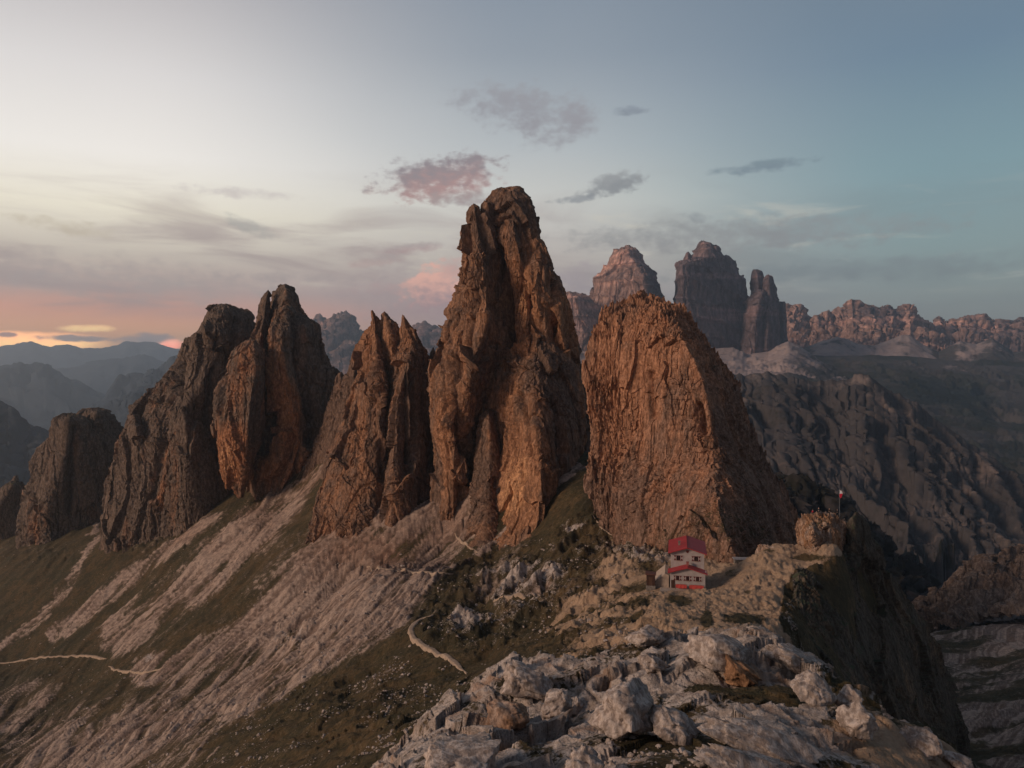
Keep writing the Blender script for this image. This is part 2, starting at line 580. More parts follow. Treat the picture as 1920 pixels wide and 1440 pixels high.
def ground_mat():
    m, t, b = new_mat('alpine_ground')
    geo = t.n.new('ShaderNodeNewGeometry').outputs['Position']
    n0 = t.noise(geo, 0.04, 6, 0.6)
    n1 = t.noise(geo, 0.35, 7, 0.65)
    n2 = t.noise(geo, 2.2, 5, 0.65)
    n3 = t.noise(geo, 6.0, 4, 0.6)
    scree, rock, sand = t.attr('scree'), t.attr('rock'), t.attr('sand')
    # grass: olive, russet and dark patches
    g = t.mix(t.mrange(n0, 0.35, 0.65), (0.04, 0.032, 0.017, 1), (0.085, 0.05, 0.024, 1))
    g = t.mix(t.mrange(n1, 0.4, 0.7), g, (0.024, 0.022, 0.011, 1))
    g = t.mix(t.mrange(n3, 0.35, 0.7, 0, 0.5), g, (0.09, 0.07, 0.03, 1))
    n4 = t.noise(geo, 0.85, 6, 0.7, 0.5)
    g = t.mix(t.mrange(n4, 0.5, 0.66, 0, 0.85), g, (0.125, 0.088, 0.05, 1))
    g = t.mix(t.mrange(n4, 0.46, 0.34, 0, 0.85), g, (0.014, 0.014, 0.008, 1))
    g = t.mix(t.mrange(t.noise(geo, 0.11, 5, 0.6), 0.45, 0.6, 0, 0.6), g, (0.03, 0.026, 0.014, 1))
    s = t.mix(t.mrange(n1, 0.35, 0.65), (0.25, 0.182, 0.148, 1), (0.43, 0.32, 0.258, 1))
    s = t.mix(t.mrange(n2, 0.45, 0.7, 0, 0.6), s, (0.1, 0.072, 0.055, 1))
    s = t.mix(t.math('MULTIPLY', t.attr('warm'), 0.8), s, t.mix(t.mrange(n1, 0.3, 0.7), (0.12, 0.07, 0.05, 1), (0.27, 0.15, 0.1, 1)))
    vor = t.n.new('ShaderNodeTexVoronoi')
    t.put(vor.inputs['Vector'], geo)
    vor.inputs['Scale'].default_value = 0.7
    chip = t.mrange(vor.outputs['Distance'], 0.28, 0.12)
    s = t.mix(t.math('MULTIPLY', chip, t.mrange(n2, 0.45, 0.6)), s, (0.5, 0.4, 0.34, 1))
    s = t.mix(t.mrange(t.attr('tone'), 0.25, 0.75), t.mix(1.0, s, (0.5, 0.46, 0.45, 1), 'MULTIPLY'), s)
    f = t.math('ADD', scree, t.math('ADD', t.math('MULTIPLY', t.math('SUBTRACT', n1, 0.5), 1.1),
                                    t.math('MULTIPLY', t.math('SUBTRACT', n2, 0.5), 0.9)))
    c = t.mix(t.mrange(f, 0.22, 0.68), g, s)
    sd = t.mix(t.mrange(n2, 0.35, 0.7), (0.4, 0.275, 0.185, 1), (0.3, 0.195, 0.13, 1))
    sd = t.mix(t.mrange(n1, 0.45, 0.72, 0, 0.65), sd, (0.2, 0.13, 0.075, 1))
    fs = t.math('ADD', sand, t.math('ADD', t.math('MULTIPLY', t.math('SUBTRACT', n1, 0.5), 0.8),
                                    t.math('MULTIPLY', t.math('SUBTRACT', n2, 0.5), 0.5)))
    c = t.mix(t.mrange(fs, 0.38, 0.6), c, sd)
    rk = t.mix(t.mrange(t.noise(geo, 0.8, 6, 0.65), 0.35, 0.65), (0.5, 0.42, 0.375, 1), (0.25, 0.2, 0.172, 1))
    rk = t.mix(t.mrange(t.noise(geo, 0.22, 4, 0.6), 0.52, 0.7, 0, 0.75), rk, (0.31, 0.175, 0.105, 1))
    rk = t.mix(t.mrange(n3, 0.5, 0.75, 0, 0.6), rk, (0.1, 0.08, 0.07, 1))
    fr = t.math('ADD', rock, t.math('ADD', t.math('MULTIPLY', t.math('SUBTRACT', n1, 0.5), 0.9),
                                    t.math('MULTIPLY', t.math('SUBTRACT', n2, 0.5), 0.9)))
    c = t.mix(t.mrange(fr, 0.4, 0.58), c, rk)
    t.put(b.inputs['Base Color'], c)
    bn = t.n.new('ShaderNodeBump')
    bn.inputs['Strength'].default_value = 0.8
    bn.inputs['Distance'].default_value = 0.5
    t.put(bn.inputs['Height'], t.math('ADD', t.math('MULTIPLY', n1, 0.8), t.math('ADD', n2, t.math('MULTIPLY', n3, 0.4))))
    t.put(b.inputs['Normal'], bn.outputs[0])
    return m


M_GROUND = ground_mat()


def plain(name, col, rough=0.8, var=0.15, sc=3.0, spec=0.3):
    m, t, b = new_mat(name, rough, spec)
    geo = t.n.new('ShaderNodeTexCoord').outputs['Object']
    n = t.noise(geo, sc, 5, 0.6)
    d = tuple(v * (1 - 2 * var) for v in col[:3]) + (1,)
    t.put(b.inputs['Base Color'], t.mix(t.mrange(n, 0.3, 0.7), d, col))
    return m


M_PATH = plain('trodden_gravel', (0.4, 0.29, 0.21, 1), 0.95, 0.2, 0.8)


# ------------------------------------------------------------------ rock towers
def lobe(rows, nf=200, nb=26, m=300, d=400.0, T=20.0, pexp=1.5, amp=1.0, base=1.0, grooves=(), patches=(), tint=0.5, moss=0.0,
         zs=0.3, mossy=(), w=(1, 1.0, 0.6, 0.85, 1.3, 0.5, 0.9), jag=0.7):
    """one buttress: rows are (py, left px, right px, crest px[, distance or (left, right)[, front depth]])"""
    py = np.array([r[0] for r in rows], float)
    jt_x = np.array([r[1] for r in rows][::-1] + [r[2] for r in rows], float)
    jt_y = np.array([r[0] for r in rows][::-1] + [r[0] for r in rows], float)
    o_ = np.argsort(jt_x)
    jtop = lambda q_: np.interp(q_, jt_x[o_], jt_y[o_])
    L = np.array([r[1] for r in rows], float)
    Rr = np.array([r[2] for r in rows], float)
    A = np.array([r[3] if len(r) > 3 and r[3] else (r[1] + r[2]) / 2 for r in rows], float)
    D0, D1, TT = [], [], []
    for r in rows:
        dd = r[4] if len(r) > 4 and r[4] else d
        dd = dd if isinstance(dd, tuple) else (dd, dd)
        D0.append(dd[0]); D1.append(dd[1])
        TT.append(r[5] if len(r) > 5 else T)
    k = np.linspace(0, 1, m) ** 0.9
    q = py[0] + (py[-1] - py[0]) * k
    ip = lambda v: np.interp(q, py, np.array(v, float))
    L, Rr, A, D0, D1, TT = ip(L), ip(Rr), ip(A), ip(D0), ip(D1), ip(TT)
    # smooth the interpolated tables a little so that traced corners do not show
    A = np.clip(A, L + 0.08 * (Rr - L), Rr - 0.08 * (Rr - L))
    TT = np.minimum(TT, (Rr - L) / F * (D0 + D1) * 0.5 * 0.9 + 1e-3) if True else TT
    u = np.linspace(0, 1, nf)
    frac = (A - L) / (Rr - L)
    X = L[:, None] + (Rr - L)[:, None] * u[None]
    s = np.where(u[None] < frac[:, None], (frac[:, None] - u[None]) / frac[:, None], (u[None] - frac[:, None]) / (1 - frac[:, None]))
    prof = 1 - np.clip(s, 0, 1) ** pexp
    dl = D0[:, None] * (1 - u[None]) + D1[:, None] * u[None]
    dF = dl - TT[:, None] * prof
    ub = np.linspace(1, 0, nb + 2)[1:-1]
    Xb = L[:, None] + (Rr - L)[:, None] * ub[None]
    dB = D0[:, None] * (1 - ub[None]) + D1[:, None] * ub[None] + TT[:, None] * 0.9 * (1 - (2 * ub[None] - 1) ** 2)
    PX = np.concatenate([X, Xb], 1)
    DD = np.concatenate([dF, dB], 1)
    PY = np.repeat(q[:, None], PX.shape[1], 1)
    fr = np.zeros_like(PX); fr[:, :nf] = 1
    V = PT(PX, PY, DD)
    # normals
    du = np.roll(V, -1, 1) - np.roll(V, 1, 1)
    dv = np.gradient(V, axis=0)
    N = np.cross(dv, du)
    N /= np.linalg.norm(N, axis=-1, keepdims=True) + 1e-9
    x, y, z = V[..., 0] / base, V[..., 1] / base, V[..., 2] / base
    # large walls, then fracture facets at four sizes, thin vertical cracks
    wx = perlin(x / 30, y / 30, z / 60)
    h = 0.5 + w[0] * 3.2 * fbm(x / 34, y / 34, z / 70, 2, 0.5)
    a1, b1 = 0.82 * x + 0.57 * y, -0.57 * x + 0.82 * y
    n8 = perlin(x / 7, y / 7, z / 12)
    n3 = perlin(x / 2.6 + 9, y / 2.6, z / 4)
    rough = np.clip(0.55 + 0.9 * perlin(x / 22 + 3, y / 22, z / 30), 0.12, 1.3)   # slabby walls next to broken ones
    h += w[1] * 4.6 * facets(a1 / 21 + 0.8 * wx + 0.10 * n8, b1 / 21 - wx, z / 62 + 0.10 * n8 + 0.35 * wx, 1.15)
    h += w[2] * 2.3 * facets(b1 / 8.5 + 0.16 * n8 + 0.5 * wx, a1 / 8.5 + 40 + 0.16 * n8, z / 26 + 0.2 * n8 + 0.03 * x, 1.1) * (0.45 + 0.55 * rough)
    h += w[3] * 1.05 * facets(a1 / 3.4 + 0.25 * n3 + 0.5 * n8, b1 / 3.4 + 0.25 * n3, z / 7.5 + 80 + 0.3 * n3, 1.1) * rough
    h += w[4] * 0.5 * facets(b1 / 1.4 + 0.4 * n3, a1 / 1.4 + 0.4 * n3, z / 2.4, 1.1) * rough
    cr = perlin(x / 16 + 5, y / 16, z / 80 + 0.012 * x) + 0.12 * n8
    h -= w[5] * 3.2 * np.exp(-(cr / 0.035) ** 2)
    cr = perlin(x / 6, y / 6 + 3, z / 30) + 0.15 * n3
    h -= w[5] * 1.0 * np.exp(-(cr / 0.06) ** 2) * rough
    h += 0.35 * fbm(x / 2.2, y / 2.2, z / 3.4, 3, 0.6)
    # sloping ledges
    zz = (z + 0.25 * x + 4 * perlin(x / 20, y / 20, z / 20)) / 11
    h += w[6] * 0.8 * (np.abs((zz % 1) - 0.5) * 2) ** 4
    taper = np.clip((Rr - L) / F * D0 / (12 * base), 0.12, 1)[:, None]
    h = h * amp * base * taper * (0.3 + 0.7 * sstep(0, 0.05, k))[:, None]
    for pts, gw, dep in grooves:
        g = pdist(PX, PY, pts) + 0.35 * gw * n8
        h -= dep * np.exp(-(g / gw) ** 2) * fr
    V = V + N * h[..., None]
    if jag:   # broken, toothed summit line
        near_top = np.exp(-np.maximum(PY - jtop(PX), 0) / 26.0)
        V[..., 2] += jag * base * near_top * (fbm(x / 5, y / 5, 0 * z + 3, 3, 0.6, ridged=True) + 0.4 * n3)
    ti = np.full(PX.shape, tint)
    for cx, cy, rx, ry, val in patches:
        ti += val * np.exp(-((PX - cx) / rx) ** 2 - ((PY - cy) / ry) ** 2)
    mo = np.full(PX.shape, moss)
    for cx, cy, rx, ry, val in mossy:
        mo += val * np.exp(-((PX - cx) / rx) ** 2 - ((PY - cy) / ry) ** 2)
    return V, ti, mo


def tower(name, label, lobes, mat, cat='mountain'):
    vs, qs, ts, ms, off = [], [], [], [], 0
    for V, ti, mo in lobes:
        m, n = V.shape[:2]
        vs.append(V.reshape(-1, 3)); ts.append(ti.ravel()); ms.append(mo.ravel())
        qs.append(grid_quads(m, n, True, off))
        # close the top with a strip of quads across the first ring
        k = np.arange(0, n // 2 - 1)
        qs.append(np.stack([off + k, off + k + 1, off + n - 2 - k, off + n - 1 - k], -1))
        off += m * n
    o = np_mesh(name, np.concatenate(vs), np.concatenate(qs), {'tint': np.concatenate(ts), 'moss': np.concatenate(ms)}, mat, False)
    return tag(o, label, cat, kind='structure')


# --- the tall middle tower
E = [
    lobe([(354, 940, 960, 952), (358, 930, 974, 955), (364, 925, 980, 958), (380, 921, 992, 961), (400, 915, 1002, 962), (420, 905, 1006, 963),
          (450, 895, 1010, 968), (476, 888, 1020, 974), (500, 880, 1030, 985), (545, 870, 1054, 1000), (575, 862, 1060, 1000),
          (610, 850, 1065, 990), (660, 835, 1075, 985), (720, 830, 1080, 985), (800, 820, 1085, 980), (900, 815, 1085, 970), (1000, 812, 1085, 960)],
         240, 30, 560, 430, 30, 1.6, 1.0, 1.0,
         [([(926, 470), (934, 530), (942, 590), (950, 640)], 9, 17), ([(950, 630), (930, 700), (915, 780), (905, 850)], 6, 8),
          ([(985, 470), (992, 560), (1004, 620)], 5, 7), ([(1020, 560), (1028, 640)], 6, 9)],
         [(965, 540, 30, 70, 0.45), (985, 600, 40, 60, 0.4), (920, 560, 25, 40, 0.35), (960, 380, 60, 40, -0.3)], 0.5),
    lobe([(385, 884, 893, 888), (389, 879, 899, 889), (395, 876, 902, 890), (405, 874, 905, 891), (433, 876, 912, 895), (469, 874, 925, 900), (484, 867, 930, 902),
          (500, 869, 935, 905), (530, 860, 938, 908), (577, 849, 942, 912), (587, 841, 944, 912), (603, 843, 946, 912), (626, 831, 948, 905),
          (656, 822, 945, 895), (738, 819, 925, 850), (793, 810, 910, 850), (838, 811, 905, 852), (890, 808, 900, 850), (940, 804, 900, 850), (1010, 798, 900, 850)],
         190, 26, 520, 415, 26, 1.5, 1.0, 1.0,
         [([(862, 680), (853, 760), (868, 830), (885, 890)], 9, 9), ([(900, 500), (885, 560), (870, 640)], 5, 6)],
         [(840, 820, 25, 70, 0.4), (900, 600, 40, 60, 0.3), (900, 640, 30, 40, -0.1), (885, 420, 30, 40, -0.3)], 0.45),
    lobe([(377, 908, 915), (382, 906, 920), (400, 904, 924), (450, 900, 938), (500, 897, 948), (560, 900, 950)], 60, 12, 150, 420, 8, 1.6, 0.6, 0.7, tint=0.4),
    lobe([(447, 1000, 1008, 1003), (452, 994, 1014, 1003), (470, 990, 1019, 1005), (500, 988, 1030, 1008), (545, 990, 1055, 1020), (575, 998, 1062, 1040),
          (610, 1008, 1065, 1048), (661, 1028, 1076, 1060), (700, 1035, 1080, 1062)], 110, 16, 300, 414, 16, 1.4, 0.8, 0.85,
         [([(1036, 520), (1038, 600), (1030, 640)], 6, 8)], [(1050, 600, 25, 60, 0.5), (1000, 500, 15, 60, 0.5)], 0.5),
    lobe([(498, 1014, 1024), (510, 1012, 1028), (560, 1008, 1032), (620, 1010, 1036), (665, 1014, 1040)], 60, 12, 180, 406, 9, 1.5, 0.5, 0.7, tint=0.6),
    lobe([(636, 1004, 1028, 1012, (408, 404), 4), (642, 988, 1036, 1010, (409, 402), 7), (655, 966, 1048, 1005, (410, 400), 12), (672, 946, 1064, 1002, (411, 399), 17), (690, 932, 1076, 1000, (411, 398), 21), (720, 922, 1086, 1000, (410, 396), 26),
          (760, 918, 1094, 1000, (408, 394), 30), (800, 918, 1099, 1004, (405, 392), 33), (850, 920, 1090, 1010, (400, 390), 34), (900, 924, 1066, 1014, (388, 382), 34), (950, 926, 1040, 1018, (377, 372), 32), (1000, 926, 1024, 1014, (366, 361), 30), (1060, 920, 1020, 1012, (352, 348), 28)],
         210, 24, 440, 380, 34, 1.25, 0.85, 0.9,
         [([(975, 740), (990, 800), (995, 850)], 5, 5), ([(1040, 760), (1050, 850)], 5, 5)],
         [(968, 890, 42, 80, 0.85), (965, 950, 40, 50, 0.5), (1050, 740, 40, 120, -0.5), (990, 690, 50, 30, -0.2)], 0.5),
    lobe([(772, 908, 924, 0, 402), (785, 902, 930, 0, 401), (830, 896, 940, 0, 399), (880, 890, 946, 0, 395), (940, 884, 946, 0, 386), (1000, 880, 942, 0, 372), (1050, 874, 940, 0, 360)], 70, 14, 240, 388, 9, 1.5, 0.7, 0.8, tint=0.35),
]
E.append(lobe([(684, 1072, 1090), (692, 1064, 1104), (740, 1058, 1112), (800, 1056, 1120), (900, 1060, 1130), (960, 1060, 1135)], 70, 12, 220, 435, 10, 1.6, 0.7, 0.8, tint=-0.1, moss=0.1))
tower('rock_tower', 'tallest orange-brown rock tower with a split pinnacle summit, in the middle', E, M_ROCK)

# --- the broad tower behind the hut
FT = [
    lobe([(563, 1200, 1210, 1205, 310, 6), (569, 1180, 1226, 1208, 310, 12), (578, 1166, 1246, 1215, 310, 18), (589, 1140, 1284, 1230, 308, 24), (605, 1124, 1294, 1255, 306, 28),
          (620, 1118, 1303, 1270, 304, 30), (648, 1103, 1326, 1285, 303, 34), (677, 1099, 1345, 1300, 302, 36), (710, 1098, 1367, 1316, 301, 38), (742, 1105, 1388, 1324, 300, 40),
          (785, 1112, 1403, 1331, 300, 42), (829, 1115, 1421, 1335, 300, 45), (868, 1110, 1439, 1338, 300, 48), (901, 1103, 1464, 1340, 298, 52), (930, 1102, 1478, 1345, 296, 56),
          (962, 1118, 1493, 1350, 294, 60), (1000, 1136, 1502, 1362, 290, 64), (1040, 1146, 1512, 1375, 286, 68), (1100, 1150, 1520, 1380, 284, 70)],
         420, 34, 600, 300, 40, 1.25, 0.72, 0.72,
         [([(1330, 690), (1345, 760), (1350, 830)], 8, 3), ([(1310, 760), (1318, 810)], 7, 5), ([(1215, 700), (1222, 780)], 6, 3)],
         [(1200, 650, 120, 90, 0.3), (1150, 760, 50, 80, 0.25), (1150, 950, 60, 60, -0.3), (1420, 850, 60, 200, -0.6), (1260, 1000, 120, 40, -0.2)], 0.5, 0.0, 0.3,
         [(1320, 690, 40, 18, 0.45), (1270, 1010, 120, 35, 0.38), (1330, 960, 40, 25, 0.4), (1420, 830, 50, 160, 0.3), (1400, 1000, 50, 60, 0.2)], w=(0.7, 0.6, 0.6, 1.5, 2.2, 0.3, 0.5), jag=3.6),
]
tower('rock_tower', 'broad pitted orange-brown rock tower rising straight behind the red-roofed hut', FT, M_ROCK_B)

# --- third group, serrated summit
DT = [
    lobe([(584, 695, 699, 697), (589, 694, 704, 698), (600, 693, 711, 700), (619, 685, 716, 702), (635, 679, 722, 704), (660, 672, 730, 706), (685, 669, 738, 706), (700, 670, 742, 706), (735, 661, 750, 706), (775, 650, 756, 708, 455),
          (830, 628, 762, 712, 452, 30), (880, 610, 765, 705, 448, 28), (940, 596, 764, 690, 440, 26), (1000, 584, 762, 670, 430, 24), (1080, 570, 760, 660, 418, 22)],
         230, 24, 470, 455, 30, 1.5, 0.9, 0.95, [([(705, 740), (712, 820), (720, 900)], 6, 5), ([(690, 640), (684, 700)], 5, 5)],
         [(710, 640, 40, 60, 0.35), (690, 850, 50, 80, 0.05)], 0.42),
    lobe([(586, 718, 723), (590, 713, 728), (602, 712, 737), (612, 711, 744), (640, 706, 762), (700, 700, 775), (780, 695, 780), (860, 690, 780)], 100, 14, 260, 458, 20, 1.5, 0.7, 0.8, tint=0.55),
    lobe([(593, 754, 758, 756), (599, 752, 762, 757), (612, 752, 768, 760), (626, 750, 779, 764), (640, 747, 790, 772), (655, 742, 800, 772), (668, 738, 806, 766), (700, 733, 813, 758), (760, 724, 820, 742),
          (850, 718, 822, 738, 440), (950, 712, 815, 735, 425), (1040, 706, 808, 732, 412)], 170, 20, 420, 446, 24, 1.4, 0.85, 0.9,
         [([(770, 700), (775, 780), (770, 860)], 7, 5)], [(762, 625, 16, 30, 0.5), (785, 800, 40, 120, -0.5)], 0.4),
    lobe([(652, 811, 813), (662, 807, 817), (680, 803, 820), (720, 797, 823), (780, 790, 825), (860, 785, 825), (950, 780, 820)], 60, 12, 220, 462, 12, 1.5, 0.7, 0.8, tint=0.0),
    lobe([(667, 664, 670), (690, 655, 674), (720, 646, 678), (760, 638, 682), (820, 625, 690), (900, 605, 700)], 80, 12, 200, 490, 18, 1.5, 0.7, 0.9, tint=-0.1, moss=0.15),
]
DT.append(lobe([(700, 792, 800), (730, 786, 818), (800, 780, 830), (900, 770, 838), (980, 765, 840)], 60, 12, 220, 470, 12, 1.6, 0.7, 0.8, tint=0.0, moss=0.05))
DT.append(lobe([(700, 634, 642), (730, 624, 655), (790, 606, 668), (860, 585, 680), (930, 560, 690)], 80, 12, 220, 530, 18, 1.6, 0.7, 0.9, tint=0.1, moss=0.05))
tower('rock_tower', 'reddish rock tower with a serrated three-toothed summit, left of the tallest tower', DT, M_ROCK)

# --- twin-topped peak
CT = [
    lobe([(535, 526, 540, 534), (539, 522, 547, 535), (545, 519, 553, 536), (558, 513, 555, 537), (575, 509, 557, 537), (592, 502, 565, 536), (619, 495, 592, 528), (667, 490, 609, 522), (685, 482, 626, 520), (700, 474, 643, 522),
          (740, 470, 636, 536), (780, 470, 627, 552), (830, 466, 612, 560), (880, 460, 592, 545), (930, 462, 560, 520), (1000, 445, 525, 490)], 210, 24, 480, 565, 34, 1.35, 0.9, 1.1,
         [([(552, 600), (560, 700), (590, 790)], 7, 5), ([(494, 690), (502, 760), (502, 850)], 8, 7)],
         [(514, 705, 16, 30, 1.4), (536, 770, 22, 50, 1.3), (530, 880, 50, 40, 0.5), (600, 720, 45, 90, -0.3)], 0.25, 0.12),
    lobe([(546, 501, 506), (551, 495, 508), (561, 488, 510), (578, 483, 509), (598, 480, 508), (640, 466, 504), (700, 452, 500), (760, 442, 500)], 80, 14, 220, 556, 16, 1.5, 0.7, 0.95, tint=0.15),
    lobe([(640, 462, 480, 474), (660, 438, 486, 478), (700, 422, 490, 478), (735, 408, 492, 472), (768, 398, 492, 468), (802, 396, 490, 465), (850, 407, 478, 462), (887, 416, 466, 458), (915, 436, 460, 452), (935, 446, 457, 452)],
         120, 18, 280, 532, 24, 1.3, 0.8, 1.0, [([(425, 700), (418, 780)], 5, 4)], [(432, 855, 30, 46, 1.4), (440, 700, 40, 60, 0.15)], 0.3, 0.1),
]
tower('rock_tower', 'dark twin-topped rock peak with orange scars on its lower walls', CT, M_ROCK_D)

# --- blunt left peak
BT = [
    lobe([(573, 402, 424, 412), (577, 392, 436, 412), (583, 386, 448, 412), (592, 380, 460, 410), (600, 376, 468, 408), (615, 368, 476, 404), (639, 349, 482, 400), (663, 341, 484, 396), (687, 322, 486, 390), (712, 297, 486, 380),
          (747, 266, 484, 360), (782, 236, 480, 335), (830, 213, 474, 310), (880, 201, 468, 300), (940, 194, 460, 290), (1000, 188, 440, 280), (1060, 186, 430, 270)],
         260, 26, 480, 610, 44, 1.5, 1.0, 1.2, [([(345, 680), (330, 770), (300, 860), (285, 930)], 8, 9), ([(402, 640), (396, 740), (372, 850)], 7, 8), ([(440, 600), (436, 680)], 6, 6)],
         [(380, 640, 60, 60, -0.1), (300, 920, 20, 40, 0.4)], 0.12, 0.14),
    lobe([(745, 334, 344), (770, 325, 362), (800, 316, 382), (850, 300, 402), (900, 288, 420), (960, 276, 430), (1030, 262, 430)], 130, 16, 300, 575, 22, 1.4, 0.8, 1.05, tint=0.15, moss=0.1),
    lobe([(780, 240, 262), (820, 225, 290), (880, 208, 310), (950, 196, 320), (1040, 188, 320)], 110, 16, 240, 590, 18, 1.5, 0.8, 1.1, tint=0.12, moss=0.16),
]
tower('rock_tower', 'dark blunt-topped rock peak sloping down to the left valley', BT, M_ROCK_D)

AT = [
    lobe([(778, 124, 142, 130), (785, 111, 156, 130), (797, 104, 176, 130), (825, 100, 190, 128), (845, 84, 196, 125), (870, 70, 202, 118), (907, 57, 206, 105), (945, 42, 208, 90), (975, 36, 208, 85), (1030, 33, 208, 85), (1070, 32, 208, 85)],
         170, 20, 300, 690, 26, 1.4, 0.9, 1.15, [([(140, 800), (135, 880), (130, 960)], 7, 8), ([(60, 940), (62, 1020)], 4, 5)], [(72, 990, 14, 40, 0.5)], 0.05, 0.2),
    lobe([(767, 168, 198), (770, 158, 207), (777, 148, 214), (788, 140, 224), (820, 130, 238), (880, 122, 244), (1000, 110, 246), (1060, 110, 246)], 120, 16, 260, 715, 26, 1.5, 0.8, 1.1, tint=0.0, moss=0.15),
    lobe([(893, 26, 34), (902, 16, 40), (916, -4, 46), (940, -50, 56), (990, -120, 66), (1050, -160, 70)], 120, 12, 160, 760, 20, 1.5, 0.6, 1.0, tint=0.1, moss=0.3),
]
tower('rock_spur', 'low dark rock spur at the far left below the blunt peak', AT, M_ROCK_D)

# --- the three distant towers on the plateau, with a shoulder
KW = (0.35, 0.45, 0.5, 0.6, 0.5, 0.6, 2.5)
K1 = [
    lobe([(462, 1174, 1182), (466, 1168, 1190), (472, 1158, 1195), (480, 1149, 1199), (488, 1142, 1203, 1185), (497, 1140, 1207, 1190), (505, 1132, 1216, 1200), (517, 1121, 1225, 1206), (527, 1112, 1231, 1208),
          (550, 1104, 1239, 1212), (575, 1096, 1248, 1215), (600, 1072, 1257, 1218), (650, 1052, 1270, 1220), (720, 1040, 1280, 1220)], 170, 16, 250, 4000, 260, 1.5, 0.7, 8.0, w=KW, tint=0.62, patches=[(1225, 530, 14, 50, -0.5)]),
    lobe([(548, 1063, 1074), (553, 1058, 1084), (560, 1050, 1104), (600, 1044, 1132), (660, 1040, 1150), (720, 1036, 1160)], 90, 12, 130, 3850, 140, 1.5, 0.7, 7.0, w=KW, tint=0.5),
]
tower('distant_tower', 'distant pink-grey rock tower shaped like a stepped pyramid, behind the broad tower', K1, M_ROCK_F)
K2 = [
    lobe([(454, 1313, 1322), (458, 1308, 1336), (466, 1304, 1347), (476, 1299, 1355), (484, 1294, 1361), (493, 1282, 1372, 1290), (499, 1269, 1378, 1280), (521, 1268, 1387, 1278), (529, 1269, 1393, 1280), (553, 1266, 1398, 1280),
          (574, 1263, 1405, 1280), (610, 1262, 1422, 1282), (650, 1262, 1432, 1285), (710, 1262, 1436, 1285)], 170, 16, 260, (3950), 240, 1.5, 0.7, 8.0, w=KW, tint=0.12),
    lobe([(474, 1287, 1291), (480, 1284, 1295), (490, 1279, 1300), (505, 1272, 1306)], 30, 8, 40, 3930, 60, 1.5, 0.4, 6.0, w=KW, tint=0.2),
]
tower('distant_tower', 'largest distant tower, dark purple and flat-walled under a small cap', K2, M_ROCK_F)
K3 = [
    lobe([(507, 1412, 1421), (511, 1410, 1428), (520, 1409, 1432), (550, 1407, 1438), (600, 1400, 1446), (680, 1392, 1450)], 70, 10, 160, 3950, 90, 1.5, 0.5, 6.0, w=KW, tint=0.02),
    lobe([(517, 1436, 1443), (522, 1432, 1450), (536, 1430, 1454), (553, 1428, 1458), (574, 1424, 1460), (640, 1413, 1463), (680, 1400, 1468)], 80, 10, 160, 3900, 110, 1.5, 0.5, 6.0, w=KW, tint=0.12),
    lobe([(545, 1420, 1440), (556, 1408, 1445), (566, 1399, 1450), (600, 1392, 1440), (665, 1380, 1450)], 60, 8, 110, 3880, 110, 1.5, 0.5, 6.0, w=KW, tint=0.1),
    lobe([(567, 1459, 1473), (570, 1458, 1474), (627, 1455, 1476), (660, 1450, 1484)], 40, 8, 90, 4050, 70, 2.0, 0.4, 5.0, w=KW, tint=-0.1),
]
tower('distant_tower', 'slim twin-pronged distant tower beside the largest distant tower', K3, M_ROCK_F)


